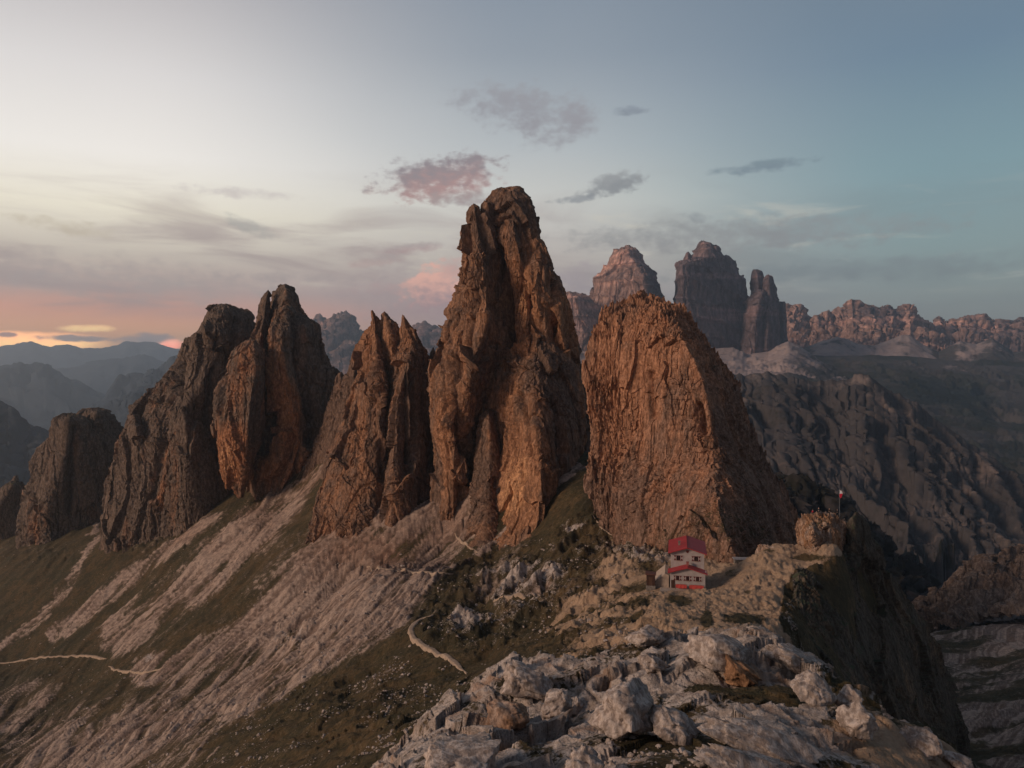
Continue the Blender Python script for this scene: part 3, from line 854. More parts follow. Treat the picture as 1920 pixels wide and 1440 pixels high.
# ------------------------------------------------------------------ slopes and ridges
def ridge(name, label, prof, dcrest, dbase, base, mat, n=400, m=120, x0=None, x1=None, amp=20.0, size=120.0, tint=None, moss=None, jag=0.0, jagw=14.0, back=0.5, cat='mountain', bow=1.0, vert=0.5, gully=None, fct=0.22):
    """a mountainside between a traced crest and its foot, with a back slope"""
    pr = np.array(prof, float)
    x0 = pr[0, 0] if x0 is None else x0
    x1 = pr[-1, 0] if x1 is None else x1
    px = np.linspace(x0, x1, n)
    top = np.interp(px, pr[:, 0], pr[:, 1])
    if jag:
        top = top - jag * (fbm(px / jagw, 0 * px + 3.3, 0 * px + pr[0, 1] * 0.37, 4, 0.55, ridged=True) - 0.2)
    ba = np.array(base, float) if isinstance(base, (list, tuple)) else None
    bot = np.interp(px, ba[:, 0], ba[:, 1]) if ba is not None else np.full(n, float(base))
    bot = np.maximum(bot, top + 4)
    k = np.linspace(0, 1, m)
    PY = top[None] + (bot - top)[None] * k[:, None]
    dc = np.interp(px, [p[0] for p in dcrest], [p[1] for p in dcrest]) if isinstance(dcrest, (list, tuple)) else np.full(n, float(dcrest))
    db = np.interp(px, [p[0] for p in dbase], [p[1] for p in dbase]) if isinstance(dbase, (list, tuple)) else np.full(n, float(dbase))
    DD = dc[None] * (db / dc)[None] ** (k[:, None] ** bow)
    PX = np.repeat(px[None], m, 0)
    V = PT(PX, PY, DD)
    du = np.gradient(V, axis=1)
    dv = np.gradient(V, axis=0)
    N = np.cross(dv, du)
    N /= np.linalg.norm(N, axis=-1, keepdims=True) + 1e-9
    x, y, z = V[..., 0] / size, V[..., 1] / size, V[..., 2] / size
    w = perlin(x * 0.7, y * 0.7, z * 0.7)
    h = fbm(x + w, y, z * vert, 5, 0.52, ridged=True) - 0.3
    h += fct * facets(x * 3 + w * 2, y * 3 + w, z * 2 + w) + 0.4 * fct * facets(x * 8 + w * 3, y * 8, z * 6 + w)
    if gully:
        ga, gw, gamp = gully
        ca, sa = math.cos(R(ga)), math.sin(R(ga))
        along, across = (PX * ca + PY * sa), (-PX * sa + PY * ca)
        across = across + gw * 0.35 * perlin(x * 1.2, y * 1.2, z * 1.2)
        h = h * (0.3 if gamp > 1 else 0.8) + gamp * (fbm(along / (gw * 5), across / gw, 0 * x + 1, 5, 0.5, ridged=True) - 0.2)
    edge = sstep(0, 0.08, k)[:, None, None]
    V = V + N * (h * amp)[..., None] * (0.15 + 0.85 * edge)
    V[..., 2] += 0
    # back slope behind the crest
    kb = np.linspace(1, 0, 8)[:-1]
    drop = (V[0, :, 2] - V[-1, :, 2])
    B = np.repeat(V[0][None], len(kb), 0)
    dep = np.abs(dc - db) + 0.5 * np.abs(drop)
    B[..., 1] += kb[:, None] * dep[None] * back
    B[..., 0] *= (B[..., 1] / V[0][None, :, 1])
    B[..., 2] -= kb[:, None] ** 1.2 * drop[None] * 1.1
    V = np.concatenate([B, V], 0)
    ti = np.zeros((m, n)) if tint is None else tint(PX, PY, k[:, None] * np.ones_like(PX))
    mo = np.zeros((m, n)) if moss is None else moss(PX, PY, k[:, None] * np.ones_like(PX))
    ti = np.concatenate([np.repeat(ti[:1], len(kb), 0), ti], 0)
    mo = np.concatenate([np.repeat(mo[:1], len(kb), 0), mo], 0)
    o = np_mesh(name, V.reshape(-1, 3), grid_quads(V.shape[0], n), {'tint': ti.ravel(), 'moss': mo.ravel()}, mat)
    return tag(o, label, cat, kind='structure')


# far left ranges, one behind another in the haze
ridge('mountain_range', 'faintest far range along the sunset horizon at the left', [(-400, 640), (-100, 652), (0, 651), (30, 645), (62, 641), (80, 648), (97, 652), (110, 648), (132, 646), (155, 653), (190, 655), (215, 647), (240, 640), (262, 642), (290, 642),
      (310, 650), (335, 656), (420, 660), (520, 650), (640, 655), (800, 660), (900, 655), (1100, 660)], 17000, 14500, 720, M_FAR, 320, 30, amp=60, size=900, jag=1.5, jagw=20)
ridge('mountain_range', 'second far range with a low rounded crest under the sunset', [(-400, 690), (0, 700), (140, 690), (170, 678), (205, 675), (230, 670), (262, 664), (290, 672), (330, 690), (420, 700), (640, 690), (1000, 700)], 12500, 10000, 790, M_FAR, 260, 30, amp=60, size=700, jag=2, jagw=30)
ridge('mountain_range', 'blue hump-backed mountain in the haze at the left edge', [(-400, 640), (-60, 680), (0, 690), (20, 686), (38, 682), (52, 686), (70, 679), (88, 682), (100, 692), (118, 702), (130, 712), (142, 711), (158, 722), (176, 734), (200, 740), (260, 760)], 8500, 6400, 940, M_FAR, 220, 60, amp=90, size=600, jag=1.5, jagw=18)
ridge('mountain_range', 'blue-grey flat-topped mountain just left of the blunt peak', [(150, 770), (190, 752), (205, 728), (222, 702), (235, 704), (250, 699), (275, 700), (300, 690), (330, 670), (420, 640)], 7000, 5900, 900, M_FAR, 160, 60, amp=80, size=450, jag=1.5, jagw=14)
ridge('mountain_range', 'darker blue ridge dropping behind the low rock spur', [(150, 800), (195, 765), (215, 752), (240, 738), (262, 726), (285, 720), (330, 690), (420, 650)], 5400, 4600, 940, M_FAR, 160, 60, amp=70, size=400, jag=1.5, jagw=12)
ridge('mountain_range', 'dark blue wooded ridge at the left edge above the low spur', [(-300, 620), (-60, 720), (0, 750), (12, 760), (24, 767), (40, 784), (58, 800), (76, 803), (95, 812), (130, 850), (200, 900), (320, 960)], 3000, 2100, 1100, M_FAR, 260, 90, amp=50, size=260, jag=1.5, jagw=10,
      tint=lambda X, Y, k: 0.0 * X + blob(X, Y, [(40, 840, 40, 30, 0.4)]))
ridge('distant_range', 'hazy blue-grey jagged massif seen between two dark peaks', [(540, 640), (568, 592), (580, 595), (586, 598), (590, 592), (597, 588), (600, 586), (606, 594), (617, 603), (620, 596), (628, 589), (636, 588), (648, 583), (656, 590), (664, 602), (668, 615), (675, 620), (690, 622),
      (720, 630), (760, 625), (775, 612), (786, 608), (798, 604), (804, 608), (808, 618), (816, 611), (822, 616), (836, 612), (860, 640), (900, 660)], 7000, 5900, 900, M_ROCK_F, 300, 80, amp=90, size=420, jag=2.0, jagw=9, tint=lambda X, Y, k: 0.35 + 0 * X)

# right: jagged pink ridge, second ridge, plateau, scree skirts
RP = [(1440, 600), (1474, 575), (1485, 575), (1501, 581), (1505, 589), (1512, 591), (1527, 599), (1534, 590), (1541, 585), (1547, 591), (1552, 592), (1560, 586), (1572, 584), (1580, 579), (1595, 579), (1602, 574), (1612, 579), (1625, 576),
      (1637, 574), (1645, 579), (1655, 575), (1670, 574), (1676, 582), (1687, 582), (1690, 577), (1695, 581), (1700, 576), (1709, 576), (1717, 587), (1730, 600), (1745, 610), (1752, 622), (1765, 640), (1790, 660)]
ridge('distant_range', 'pinkish jagged rock ridge with a pale scree apron, right of the twin-pronged tower', RP, 5200, 4300, 676, M_ROCK_F, 420, 90, amp=42, size=200, jag=2.0, jagw=7, fct=0.3, vert=0.35, gully=(90, 13, 0.45),
      tint=lambda X, Y, k: 0.85 + blob(X, Y, [(1500, 625, 60, 30, 0.5), (1660, 600, 60, 26, -0.5), (1720, 600, 25, 30, 0.1)]))
R2 = [(1735, 640), (1752, 620), (1762, 605), (1772, 600), (1787, 607), (1792, 607), (1797, 599), (1815, 592), (1827, 591), (1840, 591), (1850, 595), (1856, 605), (1875, 600), (1890, 604), (1907, 607), (1920, 599), (2000, 605), (2100, 610)]
ridge('distant_range', 'grey-purple knobbly rock ridge at the right edge', R2, 5600, 4400, 700, M_ROCK_F, 300, 80, amp=42, size=200, jag=2.0, jagw=8, fct=0.3, vert=0.35, gully=(90, 14, 0.45), tint=lambda X, Y, k: 0.45 + 0 * X)
ridge('scree_apron', 'pale scree apron under the pinkish jagged ridge', [(1440, 668), (1500, 655), (1540, 640), (1570, 632), (1590, 636), (1610, 646), (1640, 648), (1660, 640), (1690, 628), (1705, 628), (1730, 646), (1760, 660), (1800, 640), (1830, 646), (1860, 634), (1900, 660), (2100, 660)], 4280, 3900, 690,
      M_PLAT, 300, 40, amp=8, size=160, tint=lambda X, Y, k: 0.95 + blob(X, Y, [(1470, 660, 40, 40, -0.8), (1900, 670, 60, 40, -0.5), (1770, 670, 20, 30, -0.5)]) - 0.5 * (k > 0.7))
ridge('plateau', 'dark rolling plateau below the distant ridges', [(1380, 668), (1480, 664), (1560, 668), (1640, 666), (1700, 668), (1780, 676), (1860, 682), (1920, 684), (2100, 680)], 4000, 1750, [(1380, 800), (1600, 860), (1760, 930), (1920, 960), (2100, 980)], M_PLAT, 420, 160, amp=14, size=180,
      tint=lambda X, Y, k: 0.3 + blob(X, Y, [(1820, 690, 120, 14, 0.35), (1600, 690, 120, 18, 0.1), (1880, 790, 50, 60, 0.15)]),
      moss=lambda X, Y, k: blob(X, Y, [(1760, 745, 90, 30, 0.65), (1850, 790, 60, 50, 0.5), (1700, 720, 50, 12, 0.4)]))
ridge('scree_slope', 'pale fan of scree at the foot of the distant towers', [(1000, 690), (1060, 650), (1100, 660), (1200, 660), (1262, 648), (1320, 648), (1345, 654), (1375, 652), (1400, 664), (1440, 660), (1460, 648), (1478, 640), (1500, 650), (1530, 670), (1560, 690), (1620, 716)], 3700, 2700, [(1000, 730), (1400, 735), (1620, 740)],
      M_PLAT, 360, 60, amp=14, size=150, tint=lambda X, Y, k: 1.0 + blob(X, Y, [(1510, 665, 30, 20, -0.25), (1550, 700, 40, 20, -0.5)]) - 0.9 * sstep(0.55, 0.9, k))

# near grey mountainside on the right of the broad tower
ridge('mountain_slope', 'large dark grey mountainside with gullies, right of the broad tower', [(1000, 720), (1060, 690), (1100, 690), (1200, 700), (1380, 702), (1400, 706), (1440, 700), (1470, 708), (1500, 712), (1560, 716), (1590, 712), (1605, 704), (1630, 706), (1650, 722), (1680, 738), (1720, 756), (1760, 792), (1810, 826), (1850, 850),
      (1890, 880), (1930, 920), (2000, 960), (2100, 1000)], [(1000, 1900), (1600, 1700), (2100, 1300)], [(1000, 900), (1400, 850), (1700, 800), (2100, 760)], [(1000, 1000), (1400, 1100), (1560, 1180), (1700, 1200), (2100, 1190)], M_SLOPE, 620, 330, amp=10, size=90, jag=2.0, jagw=14, vert=0.45, gully=(58, 52, 1.5), fct=0.05,
      tint=lambda X, Y, k: 0.6 + blob(X, Y, [(1425, 712, 30, 12, 0.3), (1615, 716, 24, 14, 0.5), (1690, 780, 40, 22, 0.3), (1480, 760, 50, 60, -0.1), (1800, 1000, 100, 80, 0.1)]),
      moss=lambda X, Y, k: blob(X, Y, [(1690, 1020, 40, 34, 0.45), (1740, 1070, 30, 24, 0.5), (1640, 970, 40, 20, 0.4), (1500, 820, 30, 30, 0.1), (1560, 790, 40, 20, 0.2), (1705, 815, 20, 12, 0.4), (1720, 890, 30, 14, 0.3)]))
ridge('mountain_slope', 'lower dark grey spur in front of the large mountainside', [(1400, 880), (1480, 900), (1540, 920), (1590, 945), (1615, 975), (1640, 1000), (1662, 1030), (1690, 1055), (1712, 1085), (1735, 1110), (1755, 1140), (1790, 1190)], 760, 560, [(1400, 1150), (1560, 1260), (1700, 1260), (1790, 1260)], M_SLOPE, 260, 220, amp=9, size=34, jag=2.5, jagw=12, vert=0.4, gully=(70, 20, 1.7), fct=0.07,
      tint=lambda X, Y, k: 0.34 + blob(X, Y, [(1665, 995, 14, 10, 0.5)]), moss=lambda X, Y, k: blob(X, Y, [(1700, 1120, 24, 16, 0.6), (1740, 1130, 20, 12, 0.5)]))
ridge('rock_buttress', 'pale brown rock buttress above the scree valley at the right edge', [(1700, 1160), (1716, 1142), (1732, 1128), (1745, 1122), (1762, 1100), (1788, 1076), (1797, 1080), (1803, 1066), (1828, 1056), (1842, 1044), (1852, 1048), (1868, 1040), (1885, 1042), (1905, 1030), (1925, 1022), (1990, 1000), (2100, 990)], 620, [(1700, 600), (1920, 540), (2100, 520)],
      [(1700, 1180), (1760, 1180), (1850, 1168), (1920, 1158), (2100, 1150)], M_BUTT, 260, 160, amp=7, size=20, jag=2.5, jagw=12, vert=0.3, tint=lambda X, Y, k: 0.3 + 0 * X)

# ------------------------------------------------------------------ the ground: one sheet from the feet of the photographer to the horizon
CP = [
    # photographer's knoll
    (300, 1900, 60), (720, 1440, 52), (780, 1388, 60), (860, 1308, 75), (930, 1268, 85), (1000, 1256, 88), (1100, 1246, 86), (1180, 1215, 88), (1270, 1205, 84), (1350, 1196, 84), (1430, 1200, 86), (1500, 1238, 80),
    (1570, 1290, 72), (1700, 1350, 66), (1850, 1440, 60), (1000, 1440, 42), (1200, 1440, 38), (1400, 1440, 40), (1650, 1440, 48), (1250, 1340, 55), (1000, 1350, 60), (1400, 1310, 58), (1500, 1360, 52), (1120, 1320, 64),
    (900, 1400, 50), (800, 1720, 32), (1200, 1700, 28), (1600, 1760, 32), (1900, 1850, 38), (1200, 2200, 18), (600, 2300, 30), (1600, 2300, 18), (400, 3000, 18), (1900, 2500, 20), (900, 2400, 18), (1200, 2900, 12), (500, 3600, 12), (1800, 3200, 12), (0, 3000, 25),
    # behind the knoll crest
    (1350, 1205, 110), (1200, 1225, 112), (1050, 1250, 112), (1450, 1215, 112), (700, 1460, 85), (800, 1410, 98), (870, 1330, 125), (560, 1600, 90), (300, 1700, 130),
    (1560, 1380, 90), (1700, 1500, 85), (1850, 1620, 80), (2000, 1700, 80), (2050, 1650, 60),
    # saddle by the hut
    (1320, 1150, 150), (1250, 1152, 146), (1200, 1172, 138), (1100, 1205, 138), (1400, 1150, 150), (1450, 1150, 150), (1495, 1172, 145), (1400, 1100, 180), (1480, 1092, 178), (1330, 1101, 190), (1290, 1104, 190), (1220, 1112, 186), (1290, 1098, 205),
    (1390, 1056, 214), (1430, 1032, 207), (1480, 1024, 207), (1530, 1042, 199), (1580, 1030, 197), (1560, 1052, 192), (1500, 1046, 198), (1340, 1085, 205),
    # right-hand drop
    (1580, 1230, 170), (1560, 1330, 140), (1640, 1300, 200), (1650, 1450, 150), (1750, 1600, 160), (1900, 1700, 130), (1620, 1150, 230), (1600, 1500, 240), (1700, 1480, 260), (1500, 1090, 250), (1520, 1180, 300), (1420, 1080, 250),
    (1920, 1440, 265), (1820, 1400, 310), (1800, 1300, 390), (1900, 1300, 370), (1750, 1190, 560), (1920, 1170, 540), (1850, 1215, 490), (2080, 1300, 340), (2080, 1180, 520), (2080, 1500, 230),
    # hollow and slope below the towers
    (1000, 1200, 175), (900, 1152, 255), (1000, 1085, 265), (1100, 1150, 200), (1180, 1100, 206), (1100, 1055, 258), (1050, 950, 340), (1130, 960, 310), (1120, 900, 345), (1090, 862, 385), (1160, 1005, 285), (1200, 1045, 240), (1300, 1050, 226), (1360, 1050, 228),
    (920, 1005, 360), (850, 965, 392), (810, 945, 405), (850, 1080, 300), (770, 1180, 240), (870, 1262, 190), (800, 1215, 222), (700, 1250, 228), (800, 1180, 238), (880, 905, 412),
    (600, 1055, 400), (700, 1020, 392), (460, 965, 520), (250, 1012, 580), (400, 962, 545), (60, 1035, 655), (640, 780, 540), (560, 900, 530),
    (500, 1150, 380), (600, 1150, 350), (700, 1070, 345), (350, 1150, 430), (200, 1150, 500), (0, 1220, 520), (0, 1010, 760), (100, 1330, 400), (300, 1300, 340), (0, 1440, 330), (200, 1440, 270), (450, 1300, 282), (400, 1440, 200), (600, 1300, 222),
    (550, 1440, 150), (660, 1440, 112), (-150, 1300, 450), (-150, 1100, 800), (-150, 1500, 320), (-150, 1800, 200), (100, 1700, 180),
    (890, 875, 408), (640, 765, 545), (790, 925, 425), (690, 1065, 384), (850, 1000, 384), (950, 1015, 356), (1085, 845, 395), (560, 1080, 395), (440, 985, 512), (330, 1000, 560),
    # behind the towers and beyond
    (100, 1050, 1100), (400, 960, 1000), (700, 930, 900), (960, 930, 900), (1200, 1000, 700), (1300, 1100, 500), (1450, 1200, 450), (1600, 1250, 600), (1800, 1180, 800), (2080, 1180, 800), (-150, 1050, 1100),
    (-150, 960, 2500), (400, 960, 2500), (960, 960, 2500), (1500, 960, 2500), (2080, 960, 2500), (-150, 860, 7000), (960, 860, 7000), (2080, 860, 7000), (-150, 800, 14000), (960, 790, 14000), (2080, 790, 14000),
]
cp = np.array(CP, float)
cX, cY = cp[:, 0] / 300.0, np.log(cp[:, 2]) * 3.4
cZ = CAMZ - (cp[:, 1] - CY) / F * cp[:, 2]


def zc(z):   # compress so that far valleys do not swamp the near ground
    return np.arcsinh(z / 60.0)


def kern(dx, dy):
    return np.sqrt(dx * dx + dy * dy + 0.04)


n_ = len(cp)
Am = np.zeros((n_ + 3, n_ + 3))
Am[:n_, :n_] = kern(cX[:, None] - cX[None], cY[:, None] - cY[None]) - 0.004 * np.eye(n_)
Am[:n_, n_] = Am[n_, :n_] = 1
Am[:n_, n_ + 1] = Am[n_ + 1, :n_] = cX
Am[:n_, n_ + 2] = Am[n_ + 2, :n_] = cY
wts = np.linalg.solve(Am, np.concatenate([zc(cZ), [0, 0, 0]]))


def ground_smooth(px, d):
    X, Y = px / 300.0, np.log(d) * 3.4
    out = wts[n_] + wts[n_ + 1] * X + wts[n_ + 2] * Y
    for i in range(n_):
        out = out + wts[i] * kern(X - cX[i], Y - cY[i])
    return np.sinh(out) * 60.0


gpx = np.arange(-160, 2084, 2.0)
gd = np.concatenate([np.exp(np.arange(math.log(20), math.log(30), 0.01)), np.exp(np.arange(math.log(30), math.log(105), 0.0031)), np.exp(np.arange(math.log(105), math.log(860), 0.0046)),
                     np.exp(np.linspace(math.log(860), math.log(19500), 60))])
st = 2
ipx, idd = gpx[::st], np.unique(np.concatenate([gd[::st], gd[-1:]]))
ipx = np.append(ipx, gpx[-1]) if ipx[-1] < gpx[-1] else ipx
cz = ground_smooth(ipx[None], idd[:, None])
# bilinear upsample
ii = np.clip(np.searchsorted(idd, gd, 'right') - 1, 0, len(idd) - 2)
fi = ((gd - idd[ii]) / (idd[ii + 1] - idd[ii]))[:, None]
jj = np.clip(np.searchsorted(ipx, gpx, 'right') - 1, 0, len(ipx) - 2)
fj = ((gpx - ipx[jj]) / (ipx[jj + 1] - ipx[jj]))[None]
GZ = (cz[ii][:, jj] * (1 - fi) * (1 - fj) + cz[ii + 1][:, jj] * fi * (1 - fj) + cz[ii][:, jj + 1] * (1 - fi) * fj + cz[ii + 1][:, jj + 1] * fi * fj)
GPX = np.repeat(gpx[None], len(gd), 0).astype(np.float32)
GD = np.repeat(gd[:, None], len(gpx), 1).astype(np.float32)
GX, GY = (GPX - CX) / F * GD, GD
GPY = CY + (CAMZ - GZ) / GD * F

# --- what grows or lies where
jit = perlin(GX / 6, GY / 6, GZ * 0) * 10 + perlin(GX / 22, GY / 22, GZ * 0 + 7) * 14
SCREE = [([(192, 985), (140, 1080), (70, 1165), (0, 1215)], 9, 0.9), ([(400, 965), (330, 1020), (250, 1085), (170, 1140), (100, 1190)], 13, 0.9), ([(570, 890), (450, 1010), (370, 1090), (290, 1150), (220, 1195)], 34, 0.9),
         ([(640, 1010), (560, 1080), (470, 1180), (360, 1238), (272, 1262)], 26, 1.15), ([(740, 960), (650, 1060), (560, 1170), (480, 1250), (330, 1340), (150, 1430)], 52, 0.85), ([(890, 895), (800, 980), (720, 1060), (650, 1160), (560, 1220), (430, 1300)], 52, 1.0),
         ([(905, 930), (840, 1010), (770, 1110), (700, 1170), (600, 1230)], 32, 0.95), ([(630, 860), (560, 930), (480, 1020)], 20, 0.8), ([(1085, 870), (1040, 920), (950, 1000), (900, 1040)], 7, 0.7),
         ([(640, 800), (600, 860), (540, 920)], 16, 0.6), ([(720, 1150), (600, 1240), (500, 1300)], 20, 0.5), ([(30, 1330), (160, 1400), (60, 1440)], 60, 0.5), ([(260, 1400), (380, 1430)], 40, 0.35)]
scree = np.zeros_like(GPX)
for pts, w, v in SCREE:
    dd = pdist(GPX + jit, GPY, pts)
    scree = np.maximum(scree, v * (1 - sstep(w * 0.6, w * 1.5, dd)))
left = sstep(100, 112, GD) * (1 - sstep(1090, 1260, GPX + jit))
# fall-line streaks across the open slope
ang = math.radians(43)
al, ac = GPX * math.cos(ang) - GPY * math.sin(ang), GPX * math.sin(ang) + GPY * math.cos(ang)
acw = ac + 14 * perlin(GX / 40, GY / 40, GZ * 0 + 1)
stk = fbm(al / 240, acw / 15, ac * 0, 4, 0.6)
stk2 = fbm(al / 110 + 7, acw / 4.5, ac * 0 + 4, 4, 0.7)
scree = 0.62 * scree + (0.42 * stk + 0.28 * stk2 + 0.25 * perlin(GX / 9, GY / 12, GZ / 9)) * left * (0.4 + 0.8 * np.clip(scree, 0, 1))
scree += left * 0.10 + blob(GPX, GPY, [(620, 1090, 170, 110, 0.22), (150, 1400, 160, 50, 0.2)]) * left
tone = np.clip(0.5 + 0.6 * stk2 + 0.3 * stk, 0, 1)
# stony rubble under the broad tower and in the hollow
scree += blob(GPX, GPY, [(980, 1090, 70, 36, 0.45), (920, 1110, 60, 20, 0.25), (1060, 1130, 50, 40, 0.2), (880, 1165, 30, 14, 0.4), (1150, 1080, 50, 60, 0.3), (600, 1150, 60, 40, 0.2)])
scree -= blob(GPX, GPY, [(1060, 950, 60, 50, 0.5), (980, 1150, 60, 30, 0.45), (860, 1250, 70, 60, 0.4), (640, 1350, 160, 70, 0.25), (820, 1080, 30, 30, 0.2), (60, 1130, 70, 60, 0.2), (100, 1060, 60, 30, 0.25)])
# right valley: pale bands among dark rubble
rv = (GPX > 1700) & (GD > 200) & (GD < 860)
band = fbm(GX / 60, GY / 26, GZ * 0 + 2, 4, 0.55)
scree = np.where(rv, 0.38 + 0.75 * band + 0.3 * perlin(GX / 12, GY / 7, GZ / 9) + blob(GPX, GPY, [(1830, 1340, 60, 16, 0.5), (1900, 1180, 60, 12, 0.5), (1890, 1400, 40, 30, 0.4), (1900, 1230, 40, 10, 0.3)]), scree)
sand = sstep(1180, 1240, GPX + jit) * sstep(108, 122, GD) * (1 - sstep(232, 250, GD)) * (1 - sstep(1600, 1640, GPX)) * 0.85
sand = np.maximum(sand, sstep(1120, 1300, GPX + jit) * sstep(108, 122, GD) * (1 - sstep(190, 225, GD)) * 0.55)
sand -= blob(GPX, GPY, [(1275, 1128, 28, 11, 0.75), (1328, 1160, 12, 22, 0.8), (1395, 1162, 44, 13, 0.75), (1402, 1112, 10, 10, 0.5), (1250, 1080, 60, 30, 0.5), (1520, 1046, 40, 6, 0.7), (1575, 1046, 20, 7, 0.5), (1440, 1032, 20, 5, 0.5), (1370, 1075, 22, 14, 0.4), (1300, 1165, 20, 10, 0.4)])
edge_x = np.interp(GPY, [1035, 1045, 1070, 1110, 1150, 1190, 1240], [1600, 1585, 1496, 1476, 1468, 1476, 1506])
sand = sand * (1 - sstep(-14, 4, GPX - edge_x + 0.5 * jit))
sand += blob(GPX, GPY, [(1345, 1110, 40, 16, 0.3), (1340, 1150, 8, 30, 0.4)])
apx = np.interp(GPY, [970, 1000, 1060, 1140, 1200], [1140, 1150, 1115, 1050, 1010])
apron = sstep(-25, 25, GPX + 1.2 * jit - apx) * sstep(112, 122, GD) * (1 - sstep(300, 330, GD)) * sstep(965, 1000, GPY) * (1 - sstep(1220, 1290, GPX))
sand = np.maximum(sand, apron * (0.5 + 0.4 * perlin(GX / 12, GY / 12, GZ * 0 + 17)))
knoll = (1 - sstep(98, 112, GD))
rk_n = fbm(GX / 9, GY / 9, GZ * 0 + 5, 4, 0.55)
rock = knoll * (0.72 + 0.35 * rk_n)
rock -= knoll * blob(GPX, GPY, [(1260, 1425, 130, 34, 0.8), (1420, 1275, 60, 18, 0.4), (800, 1420, 40, 40, 0.3), (1000, 1410, 50, 25, 0.35), (960, 1290, 40, 12, 0.3), (880, 1320, 40, 30, 0.25), (1660, 1395, 110, 60, 0.75), (1740, 1425, 90, 40, 0.6), (1600, 1330, 40, 40, 0.6), (1330, 1278, 70, 14, 0.7), (1490, 1292, 70, 22, 0.7), (1220, 1385, 80, 16, 0.5)])  # bare-rock gaps; dark grass below the overhanging block is its shade painted in
sand = np.maximum(sand, knoll * blob(GPX, GPY, [(1640, 1390, 110, 60, 0.75), (1740, 1420, 80, 40, 0.7), (1600, 1330, 40, 40, 0.6)]))
rock += left * blob(GPX, GPY, [(1000, 1075, 60, 24, 0.35), (870, 1165, 26, 12, 0.6), (930, 1100, 40, 14, 0.4), (540, 1200, 50, 20, 0.25), (280, 1235, 18, 10, 0.6), (1080, 995, 20, 8, 0.6)])
rock += blob(GPX, GPY, [(1200, 1130, 80, 20, 0.25)]) * (GD > 110)

warm = np.clip(blob(GPX, GPY, [(690, 1030, 130, 50, 0.9), (850, 975, 60, 40, 0.6), (600, 900, 60, 80, 0.5), (480, 960, 60, 30, 0.5), (300, 1010, 150, 30, 0.4)]) + 0.4 * (perlin(GX / 14, GY / 14, GZ / 14)), 0, 1) * left
# --- relief
hutm = np.exp(-((GX - 43) / 9) ** 4 - ((GY - 200) / 13) ** 4)
near = np.clip(knoll, 0, 1)
lump_s = stk2 + 0.6 * fbm(GX / 7, GY / 9, GZ / 7, 3, 0.55)
h = 0.8 * fbm(GX / 30, GY / 30, GZ * 0, 4, 0.5) * (0.5 + 1.2 * sstep(150, 400, GD))
h += left * 1.5 * stk * sstep(180, 320, GD)
lump = fbm(GX / 3.2, GY / 3.2, GZ / 3.2, 4, 0.6)
h += lump * (0.28 + 0.45 * np.clip(sand, 0, 1)) * np.clip(150 / GD, 0.5, 1)
h += 0.5 * facets(GX / 1.7 + 0.4 * lump, GY / 1.7 + 0.4 * lump, GZ * 0 + 5) * np.clip(sand, 0, 1) * (1 - knoll)
wv = perlin(GX / 4, GY / 4, GZ * 0) * 1.8
# bedded limestone of the knoll: tilted slabs, broken blocks, hollows
bx, by = GX * 0.94 + GY * 0.34, -GX * 0.34 + GY * 0.94
wl = perlin(GX / 9, GY / 9, GZ * 0 + 3)
saw = lambda v: (v % 1.0) - 0.5
rel = 2.2 * fbm(GX / 14, GY / 14, GZ * 0 + 9, 3, 0.5)
rel += 2.6 * saw(bx / 9.0 + 0.9 * wl + 0.06 * wv) + 0.8 * saw(bx / 3.1 + 0.9 * wl + 0.1 * wv)
rel += 2.4 * facets(bx / 8.0 + 0.1 * wv, by / 5.0 + 0.5 * wl, GZ * 0, 1.2) + 0.7 * facets(by / 2.6 + 0.15 * wv, bx / 3.4 + 0.4 * wl, GZ * 0 + 3, 1.2)
rel += 0.9 * knoll * blob(GPX, GPY, [(1660, 1390, 110, 60, 1.0)]) * (facets(GX / 1.4 + 0.3 * wv, GY / 1.4, GZ * 0 + 51) + fbm(GX / 2.2, GY / 2.2, GZ * 0 + 53, 3, 0.6))
rel -= 2.6 * blob(GPX, GPY, [(1370, 1285, 80, 14, 1.0), (1490, 1296, 60, 20, 0.8)])
rel += 0.2 * facets(bx / 0.9 + 0.3 * wv, by / 0.8 - 0.3 * wv, GZ * 0 + 6, 1.2) + 0.5 * fbm(GX / 1.8, GY / 1.8, GZ * 0 + 4, 4, 0.55)
rmask = np.clip(rock * 1.3, 0, 1)
h = h * (1 - 0.5 * near) * np.clip(GD / 60, 0.1, 1) + (rel - 0.6) * near * (0.25 + 0.75 * rmask) * 0.5 * np.clip((GD - 18) / 50, 0, 1)
terr = fbm((GPX * 0.95 - GPY * 0.31) / 130 + 3, (GPX * 0.31 + GPY * 0.95) / 11, GZ * 0 + 2, 3, 0.55) * blob(GPX, GPY, [(620, 1370, 260, 70, 1.0), (200, 1330, 200, 90, 0.5), (800, 1270, 100, 40, 0.6)]) * left
h += 1.1 * terr
hum = blob(GPX, GPY, [(970, 1110, 130, 70, 1.0), (880, 1190, 80, 40, 0.8), (560, 1190, 80, 40, 0.5), (700, 1330, 250, 80, 0.4), (1080, 1000, 60, 60, 0.5)]) * left
h += hum * (3.2 * fbm(GX / 17, GY / 17, GZ * 0 + 11, 3, 0.5, ridged=True) + 1.8 * facets(GX / 9 + 0.4 * wl, GY / 9 + 0.4 * wl, GZ * 0 + 7) - 1.0)
rock += hum * 0.7 * (sstep(0.0, 0.9, fbm(GX / 17, GY / 17, GZ * 0 + 11, 3, 0.5, ridged=True)) - 0.25)
scree += 0.3 * terr
rock += (GD > 125) * (GD < 240) * np.exp(-((GPX - edge_x - 10) / 26) ** 2) * 0.38 * (GPY > 1075)
